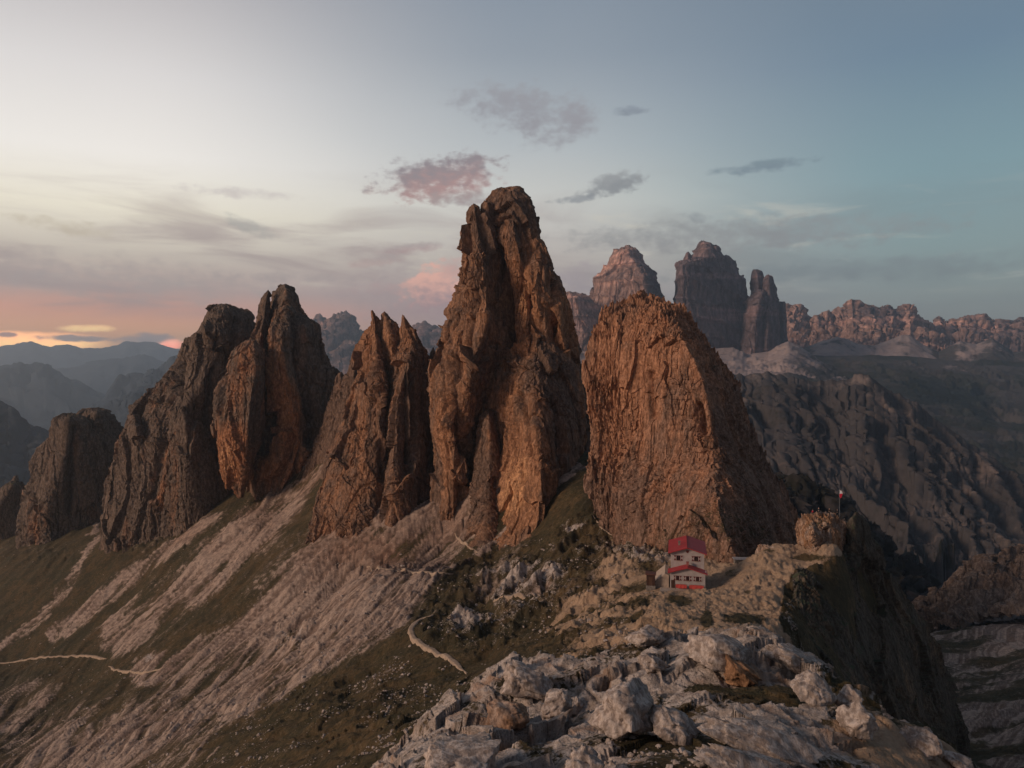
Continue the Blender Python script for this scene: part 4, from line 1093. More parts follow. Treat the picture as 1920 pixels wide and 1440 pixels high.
h += (GD > 125) * (GD < 240) * np.exp(-((GPX - edge_x - 8) / 24) ** 2) * (0.7 * facets(GX / 2.6 + 0.3 * wl, GY / 2.6, GZ * 0 + 19) + 0.7 * lump)
rock += (GD > 150) * blob(GPX, GPY, [(1180, 1030, 70, 30, 0.5), (1260, 1050, 60, 16, 0.4)])
h += (GD > 150) * blob(GPX, GPY, [(1190, 1030, 90, 34, 1.0)]) * (1.5 * facets(GX / 4 + 0.3 * wl, GY / 4, GZ * 0 + 9) + 1.2 * fbm(GX / 6, GY / 6, GZ * 0 + 13, 3, 0.6)) * (hutm < 0.02)
h += apron * (0.75 * facets(GX / 3.2 + 0.3 * wl, GY / 3.2, GZ * 0 + 41) + 0.9 * fbm(GX / 5, GY / 5, GZ * 0 + 43, 3, 0.6)) * (hutm < 0.02)
foot = blob(GPX, GPY, [(690, 1060, 90, 26, 1.0), (850, 990, 60, 24, 1.0), (950, 1030, 50, 16, 0.5), (440, 985, 60, 20, 0.8), (280, 1020, 90, 20, 0.7), (90, 1040, 60, 16, 0.6), (1130, 980, 40, 40, 0.8)]) * left
h += foot * (1.6 * facets(GX / 5 + 0.3 * wl, GY / 5 + 0.3 * wl, GZ * 0 + 31) + 1.0 * fbm(GX / 7, GY / 7, GZ * 0 + 33, 3, 0.6) + 0.8)
scree += 0.25 * foot
rub = 0.9 * facets((GX + wv) / 2.6, (GY + wv) / 2.6, GZ * 0 + 2) + 0.6 * fbm(GX / 2.0, GY / 2.0, GZ * 0 + 8, 3, 0.6)
h += rub * (1 - near) * np.clip(rock, 0, 1) * 1.8
h += rub * 0.25 * (GD > 105) * (GD < 300) * np.clip(scree + 0.1, 0, 1)
h += (0.42 * stk2 + 0.75 * fbm(GX / 6, GY / 8, GZ / 6, 4, 0.6)) * np.clip(scree, 0, 1) * left
h += rv * 3.0 * fbm(GX / 26, GY / 20, GZ * 0 + 61, 5, 0.55)
# level ground under the hut
GZ = GZ * (1 - hutm) + (-0.3) * hutm
h = h * (1 - hutm)
GZ2 = GZ + h
V = np.stack([GX, GY, GZ2], -1)
# extra sideways push so steep rocks overhang a little
push = near * rmask
V[..., 0] += push * 0.5 * perlin(GX / 1.5, GY / 1.5, GZ2 / 1.2)
V[..., 1] += push * 0.5 * perlin(GX / 1.5 + 40, GY / 1.5, GZ2 / 1.2)
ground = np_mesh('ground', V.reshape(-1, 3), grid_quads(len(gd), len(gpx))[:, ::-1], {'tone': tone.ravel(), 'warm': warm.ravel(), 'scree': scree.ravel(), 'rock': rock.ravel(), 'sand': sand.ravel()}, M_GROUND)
tag(ground, 'alpine ground of grass, scree and pale limestone falling away to both sides', 'ground', kind='structure')

# visible ground, for placing things by where they stand
GPYd = CY + (CAMZ - GZ2) / GD * F
vis = GPYd <= np.minimum.accumulate(GPYd, 0) + 1e-3


def hit(px, py, dmin=0.0):
    j = int(np.clip(round((px - gpx[0]) / 2.0), 0, len(gpx) - 1))
    i0 = int(np.searchsorted(gd, dmin))
    c = GPYd[i0:, j]
    k = np.argmax(c <= py)
    return float(gd[i0 + k])


def gz(x, y):
    px = CX + x / y * F
    j = np.clip((px - gpx[0]) / 2.0, 0, len(gpx) - 1.001)
    i = np.clip(np.interp(y, gd, np.arange(len(gd))), 0, len(gd) - 1.001)
    i0, j0 = int(i), int(j)
    a, b = i - i0, j - j0
    return float(GZ2[i0, j0] * (1 - a) * (1 - b) + GZ2[i0 + 1, j0] * a * (1 - b) + GZ2[i0, j0 + 1] * (1 - a) * b + GZ2[i0 + 1, j0 + 1] * a * b)


# ------------------------------------------------------------------ knob, cliff below the saddle
G = [lobe([(968, 1532, 1550, 1538, 213, 1.5), (972, 1503, 1562, 1530, 213, 4), (978, 1498, 1574, 1525, 213, 7), (987, 1494, 1587, 1522, 213, 10), (1000, 1493, 1589, 1520, 212, 12), (1015, 1496, 1590, 1524, 212, 13), (1030, 1500, 1590, 1530, 212, 14), (1045, 1496, 1592, 1530, 212, 15), (1085, 1490, 1594, 1530, 212, 16)],
          190, 20, 240, 213, 9, 1.25, 0.9, 0.27, tint=0.62, mossy=[(1530, 985, 30, 10, 0.55), (1560, 1014, 16, 9, 0.45), (1530, 1020, 10, 8, 0.3)], jag=3.0),
     lobe([(1026, 1428, 1436, 0, 209, 2), (1024.5, 1470, 1474, 0, 209, 3)][:1] + [(1034, 1418, 1486, 1450, 209, 4), (1046, 1412, 1500, 1450, 209, 6), (1075, 1405, 1510, 1450, 209, 8)], 90, 12, 80, 209, 6, 1.5, 0.7, 0.27, tint=0.5, mossy=[(1450, 1036, 22, 4, 0.5)], jag=2.0)]
tower('rock_knob', 'squat pale rock knob on the saddle with people and a flagpole on top', G, M_ROCK_N, 'rock')
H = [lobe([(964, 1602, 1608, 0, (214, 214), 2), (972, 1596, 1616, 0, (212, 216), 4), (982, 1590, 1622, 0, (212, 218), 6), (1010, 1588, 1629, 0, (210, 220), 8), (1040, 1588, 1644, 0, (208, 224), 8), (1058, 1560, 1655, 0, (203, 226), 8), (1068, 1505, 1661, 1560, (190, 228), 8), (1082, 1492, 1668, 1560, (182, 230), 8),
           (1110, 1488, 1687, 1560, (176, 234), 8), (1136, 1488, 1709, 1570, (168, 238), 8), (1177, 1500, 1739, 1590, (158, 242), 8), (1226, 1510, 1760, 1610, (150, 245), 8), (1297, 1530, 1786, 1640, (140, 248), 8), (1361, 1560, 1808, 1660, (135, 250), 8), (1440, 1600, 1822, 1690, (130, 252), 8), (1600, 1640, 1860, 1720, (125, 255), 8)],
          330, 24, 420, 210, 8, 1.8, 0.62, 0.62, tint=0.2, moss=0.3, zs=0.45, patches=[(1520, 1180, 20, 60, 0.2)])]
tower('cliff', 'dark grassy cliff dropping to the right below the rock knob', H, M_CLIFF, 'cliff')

# ------------------------------------------------------------------ trodden paths


def path(label, pts, width, dmin=105):
    P3 = []
    for (a, b), (c, d) in zip(pts[:-1], pts[1:]):
        n = max(2, int(math.hypot(c - a, d - b) / 3))
        for k in range(n):
            t = k / n
            P3.append((a + (c - a) * t, b + (d - b) * t))
    P3.append(pts[-1])
    w = []
    for px, py in P3:
        dd = hit(px, py, dmin)
        w.append(((px - CX) / F * dd, dd))
    w = np.array(w)
    for _ in range(6):
        w[1:-1] = (w[:-2] + 2 * w[1:-1] + w[2:]) / 4
    # resample evenly in the ground plane
    seg = np.hypot(*np.diff(w, axis=0).T)
    s = np.concatenate([[0], np.cumsum(seg)])
    q = np.linspace(0, s[-1], max(8, int(s[-1] / 0.8)))
    w = np.stack([np.interp(q, s, w[:, 0]), np.interp(q, s, w[:, 1])], 1)
    tg = np.gradient(w, axis=0)
    tg /= np.linalg.norm(tg, axis=1, keepdims=True) + 1e-9
    nr = np.stack([-tg[:, 1], tg[:, 0]], 1)
    ks = np.linspace(-1, 1, 7)
    ends = np.clip(np.minimum(q, q[-1] - q) / 9.0, 0.3, 1)
    ww = width * ends * (1 + 0.35 * perlin(q / 4, q * 0, q * 0 + width))
    vs = []
    zc_ = np.array([max(gz(*(w[i] + nr[i] * kk * ww[i] * 0.5)) for kk in ks) for i in range(len(w))])
    for _ in range(3):
        zc_[1:-1] = np.maximum(zc_[1:-1], (zc_[:-2] + zc_[2:]) / 2) * 0.5 + 0.25 * (zc_[:-2] + zc_[2:])
    for i in range(len(w)):
        for kk in ks:
            x, y = w[i] + nr[i] * kk * ww[i] * 0.5
            vs.append((x, y, zc_[i] + 0.12 if abs(kk) < 0.9 else min(gz(x, y), zc_[i]) - 0.15))
    o = np_mesh('path', np.array(vs), grid_quads(len(w), 7), {}, M_PATH)
    return tag(o, label, 'path', kind='structure')


path('pale S-shaped footpath crossing the dark grass below the hut', [(812, 1156), (792, 1160), (778, 1168), (768, 1184), (774, 1198), (792, 1212), (815, 1224), (840, 1234), (856, 1246), (866, 1258), (876, 1264)], 2.0, 140)
path('thin level footpath across the reddish scree under the tallest tower', [(688, 1063), (720, 1068), (760, 1072), (800, 1074), (850, 1079)], 1.5, 200)
path('short steep path on grass below the foot of the tallest tower', [(853, 1006), (868, 1020), (882, 1028), (896, 1038)], 1.0, 240)
path('faint level path at the far lower left', [(-40, 1252), (0, 1246), (40, 1240), (80, 1233), (165, 1231), (200, 1238)], 1.6, 240)
path('short path leading to the bright scree tongue at the lower left', [(204, 1250), (212, 1257), (240, 1261), (275, 1263), (310, 1252)], 1.4, 200)
path('path winding over the dark grass left of the broad tower', [(1112, 968), (1128, 990), (1140, 1000), (1150, 1012)], 0.9, 240)
path('faint pale path along the stony hollow left of the hut', [(926, 1128), (945, 1122), (977, 1120), (1010, 1116)], 1.3, 150)

# ------------------------------------------------------------------ boulders
import bmesh


def rock_mesh(name, seed, sub=4, sx=1.0, sy=1.0, sz=1.0, planes=14, rough=0.12, flat=False, tint=0.0):
    r = np.random.default_rng(seed)
    bm = bmesh.new()
    bmesh.ops.create_icosphere(bm, subdivisions=sub, radius=1.0)
    me = bpy.data.meshes.new(name)
    bm.to_mesh(me)
    bm.free()
    v = np.empty(len(me.vertices) * 3, np.float32)
    me.vertices.foreach_get('co', v)
    v = v.reshape(-1, 3)
    v = np.sign(v) * np.abs(v) ** 0.8
    for _ in range(planes):
        n = r.normal(size=3)
        n /= np.linalg.norm(n)
        hh = r.uniform(0.45, 0.8)
        v = v - np.maximum(0, v @ n - hh)[:, None] * n[None] * 0.92
    s = r.uniform(0, 100)
    nn = v / (np.linalg.norm(v, axis=1, keepdims=True) + 1e-6)
    if sub >= 3:
        hh = fbm(v[:, 0] * 1.5 + s, v[:, 1] * 1.5, v[:, 2] * 1.5, 4, 0.55, ridged=True) * 0.3 + 1.0 * facets(v[:, 0] * 1.8 + s + 0.4 * v[:, 2], v[:, 1] * 1.8 + 0.3 * v[:, 0], v[:, 2] * 2.6 + 0.5 * v[:, 0]) + 0.34 * facets(v[:, 1] * 4.2 + s + 0.3 * v[:, 2], v[:, 0] * 4.2, v[:, 2] * 5) + 0.07 * facets(v[:, 0] * 10 + s, v[:, 1] * 10, v[:, 2] * 12)
        v = v + nn * (hh * rough)[:, None]
    else:
        v = v + nn * (r.normal(size=len(v)) * 0.06)[:, None]
    v = v * np.array([sx, sy, sz])
    me.vertices.foreach_set('co', v.astype(np.float32).ravel())
    a = me.attributes.new('tint', 'FLOAT', 'POINT')
    a.data.foreach_set('value', np.full(len(v), tint, np.float32))
    me.attributes.new('moss', 'FLOAT', 'POINT')
    me.polygons.foreach_set('use_smooth', np.full(len(me.polygons), not flat, bool))
    me.update()
    me.materials.append(M_ROCK_N)
    return me


def boulder(label, px, py, d, w, h, dep, seed, rot=(0, 0, 0), tint=0.0, name='boulder', planes=20, rough=0.13):
    """px, py is the middle of the rock as seen; w, h, dep in metres"""
    hpx = h / d * F
    dn = min(hit(px, py + 0.42 * hpx, 36), d * 1.25)
    dn = max(dn, d * 0.7)
    w, h, dep, d = w * dn / d, h * dn / d, dep * dn / d, dn
    o = bpy.data.objects.new(name, rock_mesh(name, seed, 5, w / 2, dep / 2, h / 2, planes, rough, False, tint))
    COL.objects.link(o)
    o.location = pt(px, py + 0.10 * hpx, d)
    o.rotation_euler = rot
    return tag(o, label, 'boulder')


boulder('big overhanging limestone block with a reddish underside, topmost on the near crest', 1352, 1216, 80, 9.4, 4.4, 6.5, 3, (0.05, 0.10, 0.15), 0.12)
boulder('orange broken rock wedged beneath the big overhanging block', 1386, 1258, 77, 4.8, 3.8, 4.0, 8, (0.1, 0.5, 0.4), 0.85)
boulder('flat pale stone slab lying left of the big overhanging block', 1228, 1243, 77, 4.2, 1.9, 3.2, 12, (0.0, 0.28, 0.3), -0.1)
boulder('large pale pyramid-shaped rock in the middle of the near outcrop', 1168, 1330, 60, 7.4, 5.2, 6.0, 21, (0.1, 0.1, 0.5), -0.1)
boulder('low grey shoulder of rock right of the pyramid-shaped rock', 1262, 1352, 57, 5.0, 3.2, 4.5, 24, (0.1, 0.35, 0.2), -0.1)
boulder('long slanting grey slab running down to the right at the bottom edge', 1430, 1388, 52, 9.5, 1.9, 4.6, 33, (0.25, 0.40, -0.1), -0.2)
boulder('lower slanting slab below the long slanting slab, cut by the bottom edge', 1400, 1432, 45, 8.0, 1.8, 4.0, 37, (0.2, 0.42, 0.0), -0.2)
boulder('rounded grey rock dome at the bottom left of the near outcrop', 868, 1418, 52, 7.6, 5.2, 6.0, 41, (0, 0.1, 0.7), -0.1)
boulder('smaller rounded pale rock cut by the bottom edge', 1095, 1428, 43, 3.1, 2.6, 3.0, 44, (0, 0, 0.2), -0.05)
boulder('leaning dark-edged block left of the pyramid-shaped rock', 1045, 1308, 68, 4.0, 2.6, 3.0, 47, (0.1, -0.6, 0.3), -0.1)
boulder('thin leaning flake beside the leaning dark-edged block', 1072, 1322, 66, 3.2, 1.5, 2.4, 49, (0.1, -0.8, 0.2), -0.05)
boulder('ribbed rock hump on the left side of the near outcrop', 985, 1272, 78, 8.0, 4.6, 6.0, 52, (0, 0.1, 0.1), 0.15)
boulder('rusty cracked rock under the ribbed rock hump', 960, 1335, 64, 4.2, 3.2, 4.0, 55, (0.2, 0, 0.6), 0.6)
boulder('grey crest rock right of the big overhanging block', 1478, 1226, 81, 7.5, 3.0, 5.0, 58, (0, 0.3, 0.1), -0.15)
boulder('dark undercut rock on the right side of the near outcrop', 1530, 1290, 72, 5.0, 3.0, 4.0, 61, (0.1, 0.35, 0.2), -0.1)
boulder('pointed pale rock on the right end of the near crest', 1592, 1306, 69, 3.2, 3.4, 3.0, 64, (0.1, 0.5, 0.2), 0.1)
boulder('crumbly yellowish rock below the pointed pale rock', 1610, 1350, 64, 4.2, 3.4, 4.0, 67, (0.1, 0.2, 0.9), 0.2)
boulder('crumbly yellowish rock near the bottom right corner of the near outcrop', 1735, 1385, 63, 4.6, 2.6, 4.0, 70, (0.1, 0.3, 0.4), 0.2)
boulder('small pale rock at the lower right end of the near crest', 1800, 1425, 60, 3.0, 1.8, 2.6, 73, (0.0, 0.4, 0.4), 0.1)
boulder('lumpy grey outcrop beside the near end of the sandy saddle', 1215, 1190, 100, 6.6, 3.6, 5.0, 76, (0, 0.0, 0.4), -0.05)

# loose stones on the grass: 300 largest are things, the rest one scatter
proto = [rock_mesh('stone', 100 + i, 3, 1.0, 0.8 + 0.1 * (i % 3), 0.55 + 0.07 * (i % 4), 10, 0.12, False, 0.0) for i in range(8)]
cand = vis & (GPX > 0) & (GPX < 1480) & (GPYd > 1010) & (GPYd < 1450) & (GD > 38)
dens = np.where(cand & (GD > 110) & (GPX < 1180), 0.5, 0.0)
dens += np.where(cand & (GD < 110), 0.05, 0.0) * np.exp(-((GPX - 1260) / 170) ** 2 - ((GPYd - 1420) / 40) ** 2)
dens += np.where(cand & (GD > 110), 1.0, 0) * (blob(GPX, GPYd, [(760, 1290, 130, 60, 1.4), (960, 1110, 110, 50, 1.0), (600, 1380, 200, 50, 1.0), (200, 1340, 200, 90, 0.7), (1080, 1040, 90, 40, 1.0), (860, 1180, 50, 30, 1.2)]) + 1.5 * foot)
dens *= (hutm < 0.02) * sstep(-0.1, 0.5, fbm(GX / 14, GY / 14, GZ * 0 + 21, 3, 0.6))
dens = np.clip(dens, 0, None) / GD ** 1.0
flat = dens.ravel().astype(np.float64)
pick = rng.choice(len(flat), size=3000, replace=False, p=flat / flat.sum())
sizes = 0.13 + 0.5 * rng.random(len(pick)) ** 5
sizes = np.where(GD.ravel()[pick] < 100, sizes * 0.6, sizes * np.clip(GD.ravel()[pick] / 200, 0.8, 1.4))
pxs = sizes / GD.ravel()[pick]
order = np.argsort(-pxs)
stone_label = 'loose pale stone lying on the rough grass slope'
stone_group = 'loose pale stones on the grass'
fx, fy, fz, fp = GX.ravel(), GY.ravel(), GZ2.ravel(), GPX.ravel()
for k in order[:300]:
    i = pick[k]
    o = bpy.data.objects.new('stone', proto[int(k) % 8])
    COL.objects.link(o)
    s = float(sizes[k])
    o.location = (float(fx[i]), float(fy[i]), float(fz[i]) + 0.12 * s)
    o.rotation_euler = (rng.uniform(-.3, .3), rng.uniform(-.3, .3), rng.uniform(0, 6.28))
    o.scale = (s, s, s)
    tag(o, stone_label, 'stone', stone_group)
sv, sf, off = [], [], 0
lowp = []
for i in range(8):
    me = rock_mesh('rubble', 200 + i, 2, 1.0, 0.85, 0.62, 9, 0.1, True)
    v = np.empty(len(me.vertices) * 3, np.float32); me.vertices.foreach_get('co', v)
    f = np.array([p.vertices[:] for p in me.polygons])
    lowp.append((v.reshape(-1, 3), f))
for k in order[300:]:
    i = pick[k]
    v, f = lowp[int(k) % 8]
    a = rng.uniform(0, 6.28)
    c, s_ = math.cos(a), math.sin(a)
    vv = v * float(sizes[k])
    vv = np.stack([vv[:, 0] * c - vv[:, 1] * s_, vv[:, 0] * s_ + vv[:, 1] * c, vv[:, 2]], 1) + np.array([fx[i], fy[i], fz[i] + 0.1 * sizes[k]])
    sv.append(vv); sf.append(f + off); off += len(v)
me = bpy.data.meshes.new('loose_stones')
sf = np.concatenate(sf); sv = np.concatenate(sv)
me.from_pydata(sv.tolist(), [], sf.tolist())
for nm in ('tint', 'moss'):
    me.attributes.new(nm, 'FLOAT', 'POINT')
me.materials.append(M_ROCK_N)
o = bpy.data.objects.new('loose_stones', me)
COL.objects.link(o)
tag(o, 'small loose stones strewn thickly over the grass and scree', 'stones', kind='stuff')

# ------------------------------------------------------------------ the hut
M_WHITE = plain('white_plaster', (0.37, 0.32, 0.31, 1), 0.9, 0.1, 1.2)
M_RED = plain('red_metal_roof', (0.33, 0.025, 0.03, 1), 0.55, 0.12, 0.8, 0.4)
M_REDD = plain('dark_red_paint', (0.11, 0.02, 0.02, 1), 0.7, 0.1, 4)
M_SALM = plain('faded_red_cloth', (0.5, 0.07, 0.06, 1), 0.9, 0.12, 4)
M_GLASS = plain('dark_window_glass', (0.012, 0.013, 0.015, 1), 0.12, 0.05, 1, 0.5)
M_WOOD = plain('dark_brown_timber', (0.06, 0.028, 0.02, 1), 0.85, 0.2, 5)
M_STONE = plain('grey_masonry', (0.22, 0.19, 0.17, 1), 0.95, 0.25, 2.5)
M_CONC = plain('pale_terrace_stone', (0.4, 0.31, 0.25, 1), 0.95, 0.15, 1.5)
M_METAL = plain('grey_metal', (0.25, 0.25, 0.26, 1), 0.45, 0.1, 3, 0.5)

hx, hy, _ = pt(1289, 1100, 192)
hut = empty('mountain_hut', (hx, hy, 0.0), R(-12))
tag(hut, 'white mountain hut with two tiers of red roof on the rocky saddle', 'mountain hut')
hw, eav, apex, depth = 4.05, 8.1, 9.35, 13.0   # half width, eaves, apex, depth
b = MB()
b.prism([(-hw, -1.2), (hw, -1.2), (hw, eav), (0, apex), (-hw, eav)], 'y', 0.0, depth)
wall = b.build('wall', M_WHITE, hut, 0.03)
b = MB()
th, oh = 0.22, 0.65
for s in (-1, 1):
    sl_ = (apex - eav) / hw
    xe = hw + oh
    ze = eav - sl_ * oh
    pts = [(0.0, apex + 0.03), (s * xe, ze + 0.03), (s * xe, ze + th), (0.0, apex + th + 0.02)]
    b.prism(pts if s > 0 else pts[::-1], 'y', -0.9, depth + 0.6)
roof = b.build('roof', M_RED, hut)
b = MB().box(-hw * 0.55, 4.2, apex - 0.9, -hw * 0.55 + 0.5, 4.7, apex + 0.55)
b.box(-hw * 0.55 - 0.08, 4.12, apex + 0.55, -hw * 0.55 + 0.58, 4.78, apex + 0.66)
b.build('chimney', M_STONE, roof)
b = MB()
for i in range(7):
    pass
b.box(-0.09, -0.93, apex + th - 0.01, 0.09, depth + 0.6, apex + th + 0.09)
b.build('ridge_cap', M_REDD, roof)
# porch tier: lower gable in front with its own roof
pw, pe, pa, pd = 4.2, 3.9, 5.15, 3.0
b = MB().prism([(-pw, -1.2), (pw, -1.2), (pw, pe), (0, pa), (-pw, pe)], 'y', -pd, -0.003)
b.build('porch_wall', M_WHITE, hut, 0.03)
b = MB()
for s in (-1, 1):
    sl_ = (pa - pe) / pw
    xe = pw + 0.55
    ze = pe - sl_ * 0.55
    pts = [(0.0, pa + 0.03), (s * xe, ze + 0.03), (s * xe, ze + 0.2), (0.0, pa + 0.2)]
    b.prism(pts if s > 0 else pts[::-1], 'y', -pd - 0.8, -0.006)
pr = b.build('porch_roof', M_RED, hut)
b = MB().box(-0.28, -1.5, pa - 0.2, 0.28, -0.95, pa + 0.95).box(-0.36, -1.58, pa + 0.95, 0.36, -0.87, pa + 1.05)
b.build('chimney', plain('reddish_render', (0.3, 0.1, 0.09, 1), 0.9), pr)


def window(cx, cz, w, h, y, shut, parent):
    """frame, pane and a pair of hourglass-painted shutters standing open"""
    f = MB()
    t = 0.09
    f.box(cx - w / 2, y - 0.07, cz - h / 2, cx - w / 2 + t, y - 0.003, cz + h / 2)
    f.box(cx + w / 2 - t, y - 0.07, cz - h / 2, cx + w / 2, y - 0.003, cz + h / 2)
    f.box(cx - w / 2 + t, y - 0.07, cz + h / 2 - t, cx + w / 2 - t, y - 0.003, cz + h / 2)
    f.box(cx - w / 2 + t, y - 0.07, cz - h / 2, cx + w / 2 - t, y - 0.003, cz - h / 2 + t)
    f.box(cx - 0.03, y - 0.06, cz - h / 2 + t, cx + 0.03, y - 0.008, cz + h / 2 - t)
    fo = f.build('window', M_REDD, parent)
    MB().box(cx - w / 2 + t, y - 0.03, cz - h / 2 + t, cx + w / 2 - t, y - 0.006, cz + h / 2 - t).build('pane', M_GLASS, fo)
    MB().box(cx - w / 2 - 0.06, y - 0.16, cz - h / 2 - 0.08, cx + w / 2 + 0.06, y - 0.002, cz - h / 2 - 0.003).build('sill', M_CONC, fo)
    for s in (-1, 1):
        x0 = cx + s * (w / 2 + 0.03)
        x1 = x0 + s * shut
        xa, xb = min(x0, x1), max(x0, x1)
        z0, z1 = cz - h / 2, cz + h / 2
        sh = MB()
        yf = y - 0.075
        sh.box(xa, y - 0.07, z0, xb, y - 0.02, z1, 0)
        c = ((xa + xb) / 2, yf, cz)
        sh.poly([(xa, yf, z1), c, (xb, yf, z1)], 1)
        sh.poly([(xa, yf, z0), (xb, yf, z0), c], 1)
        sh.poly([(xa, yf, z0), c, (xa, yf, z1)], 0)
        sh.poly([(xb, yf, z0), (xb, yf, z1), c], 0)
        sh.build('shutter', [M_WHITE, M_REDD], fo)


for cx in (-2.2, 2.1):
    window(cx, 6.75, 0.95, 1.25, 0.0, 0.62, hut)
# attic shield-like opening
a = MB()
a.prism([(-0.34, apex - 0.65), (0.34, apex - 0.65), (0.34, apex - 1.0), (0.0, apex - 1.35), (-0.34, apex - 1.0)], 'y', -0.08, -0.003)
a.build('gable_shield', M_REDD, hut)
for cx in (-2.4, 0.0, 2.35):
    window(cx, 2.55, 0.75, 1.15, -pd, 0.62, hut)
for dy in (3.0, 6.5, 10.0):      # side windows in the left wall
    f = MB().box(-hw - 0.06, dy, 6.1, -hw - 0.003, dy + 0.9, 7.3)
    fo = f.build('window', M_REDD, hut)
    MB().box(-hw - 0.075, dy + 0.1, 6.2, -hw - 0.062, dy + 0.8, 7.2).build('pane', M_GLASS, fo)
d_ = MB().box(-pw + 0.25, -pd - 0.06, 0.05, -pw + 1.15, -pd - 0.003, 2.0)
do = d_.build('door', M_WOOD, hut)
MB().tube((-pw + 1.02, -pd - 0.12, 1.0), (-pw + 1.02, -pd - 0.06, 1.0), 0.04).build('handle', M_METAL, do)
MB().box(pw + 0.02, -pd + 0.6, 4.0, pw + 0.28, -pd + 0.9, 4.45).build('wall_lamp', M_WHITE, hut)


def to_world(lx, ly, lz):
    c, s = math.cos(R(-12)), math.sin(R(-12))
    return (hx + lx * c - ly * s, hy + lx * s + ly * c, lz)


# red cloths hung on the terrace rail in front of the porch
for lx, wd, lab in ((-1.55, 2.6, 'shorter red cloth hanging below the porch windows, left one'), (2.1, 3.4, 'longer red cloth hanging below the porch windows, right one')):
    root = empty('banner', to_world(lx, -pd - 0.9, 0.0), R(-12))
    tag(root, lab, 'banner', 'red cloths in front of the hut')
    n, m = 26, 8
    V_ = []
    for yo in (0.0, 0.03):
        for i in range(m):
            for j in range(n):
                u = j / (n - 1) * 2 - 1
                v = i / (m - 1)
                zz = 1.25 - v * (0.98 - 0.1 * u * u) - 0.16 * abs(u) ** 8 * (1 - v)
                V_.append((u * wd / 2, -0.03 + yo + 0.05 * math.sin(u * 9 + v) * v, zz))
    q = np.concatenate([grid_quads(m, n), grid_quads(m, n, False, m * n)[:, ::-1]])
    cl = np_mesh('cloth', np.array(V_), q, {}, M_SALM, True, root)
    pb = MB()
    pb.tube((-wd / 2 - 0.1, 0, 1.26), (wd / 2 + 0.1, 0, 1.26), 0.03)
    pb.build('rail', M_WOOD, root)
    for s in (-1, 1):
        MB().tube((s * (wd / 2 + 0.07), 0, -0.3), (s * (wd / 2 + 0.07), 0, 1.3), 0.045).build('post', M_WOOD, root)

# terrace, retaining wall, sheds
tr = empty('terrace', to_world(-1.0, -pd - 1.6, 0), R(-12))
tag(tr, 'pale stone terrace with a low front wall under the hut', 'terrace')
MB().box(-5.6, -1.6, -1.6, 5.9, 1.58, 0.03).build('paving', M_CONC, tr, 0.04)
MB().box(-5.7, -1.95, -2.2, 6.0, -1.603, 0.12).build('front_wall', M_STONE, tr, 0.05)
rw = empty('retaining_wall', to_world(-8.0, -pd - 2.4, 0), R(-12))
tag(rw, 'grey masonry retaining wall stepping down left of the hut', 'wall')
MB().box(-2.2, -0.6, -3.4, 3.0, 0.0, -0.9).build('masonry', M_STONE, rw, 0.05)
MB().box(-2.3, -0.7, -0.897, 3.1, 0.05, -0.72).build('coping', M_CONC, rw, 0.03)
shd = empty('shed', to_world(-8.9, -1.6, -0.2), R(-12))
tag(shd, 'dark brown timber shed on a grey stone base left of the hut', 'shed')
MB().box(-1.15, -1.1, -0.9, 1.15, 1.1, 0.35).build('base', M_STONE, shd, 0.03)
MB().box(-1.05, -1.0, 0.353, 1.05, 1.0, 3.0).build('wall', M_WOOD, shd, 0.02)
MB().prism([(-1.3, 3.003), (1.3, 3.003), (1.3, 3.15), (-1.3, 3.45)], 'y', -1.3, 1.3).build('roof', plain('rusty_sheet', (0.12, 0.05, 0.04, 1), 0.7), shd)
sd = MB().box(-0.45, -1.05, 0.4, 0.45, -1.003, 2.4).build('door', plain('brown_door', (0.09, 0.045, 0.03, 1)), shd)
MB().tube((0.3, -1.12, 1.4), (0.3, -1.05, 1.4), 0.035).build('handle', M_METAL, sd)
ramp = MB()
ramp.prism([(-1.7, -2.5), (1.9, -2.5), (1.9, 2.6), (0.9, 3.0), (-1.7, 0.6)], 'y', -0.5, 9.0)
ro = ramp.build('retaining_wall', M_CONC, None, 0.06)
ro.location = to_world(-6.4, -0.8, 0)
ro.rotation_euler = (0, 0, R(-12))
tag(ro, 'pale plastered bank between the brown shed and the hut', 'wall')

lx_, ly_ = pt(1390, 1055, 214)[:2]
ls = empty('shelter', (lx_, ly_, gz(lx_, ly_) - 0.1), R(-5))
tag(ls, 'low grey flat-roofed shelter half hidden right of the hut', 'shelter')
MB().box(-1.9, -1.2, -0.6, 1.9, 1.2, 0.75).build('wall', M_STONE, ls, 0.03)
MB().box(-2.2, -1.5, 0.753, 2.2, 1.5, 0.98).build('roof', plain('grey_slab', (0.3, 0.27, 0.27, 1)), ls, 0.03)

# trail signpost on the sandy saddle
d0 = hit(1323, 1146, 120)
sxp, syp = (1323 - CX) / F * d0, d0
sg = empty('signpost', (sxp, syp, gz(sxp, syp) - 0.1), R(10))
tag(sg, 'slim trail signpost standing on the sand below the hut', 'signpost')
MB().tube((0, 0, -0.3), (0, 0, 2.4), 0.06, 0.05).build('post', M_WOOD, sg)
for k, s in enumerate((1, -1)):
    z0 = 2.0 - 0.28 * k
    MB().prism([(s * 0.06, z0), (s * 0.62, z0), (s * 0.75, z0 + 0.1), (s * 0.62, z0 + 0.2), (s * 0.06, z0 + 0.2)], 'y', -0.03, 0.03).build('arm', M_CONC, sg)

# ------------------------------------------------------------------ flagpole and people on the knob
from mathutils.bvhtree import BVHTree


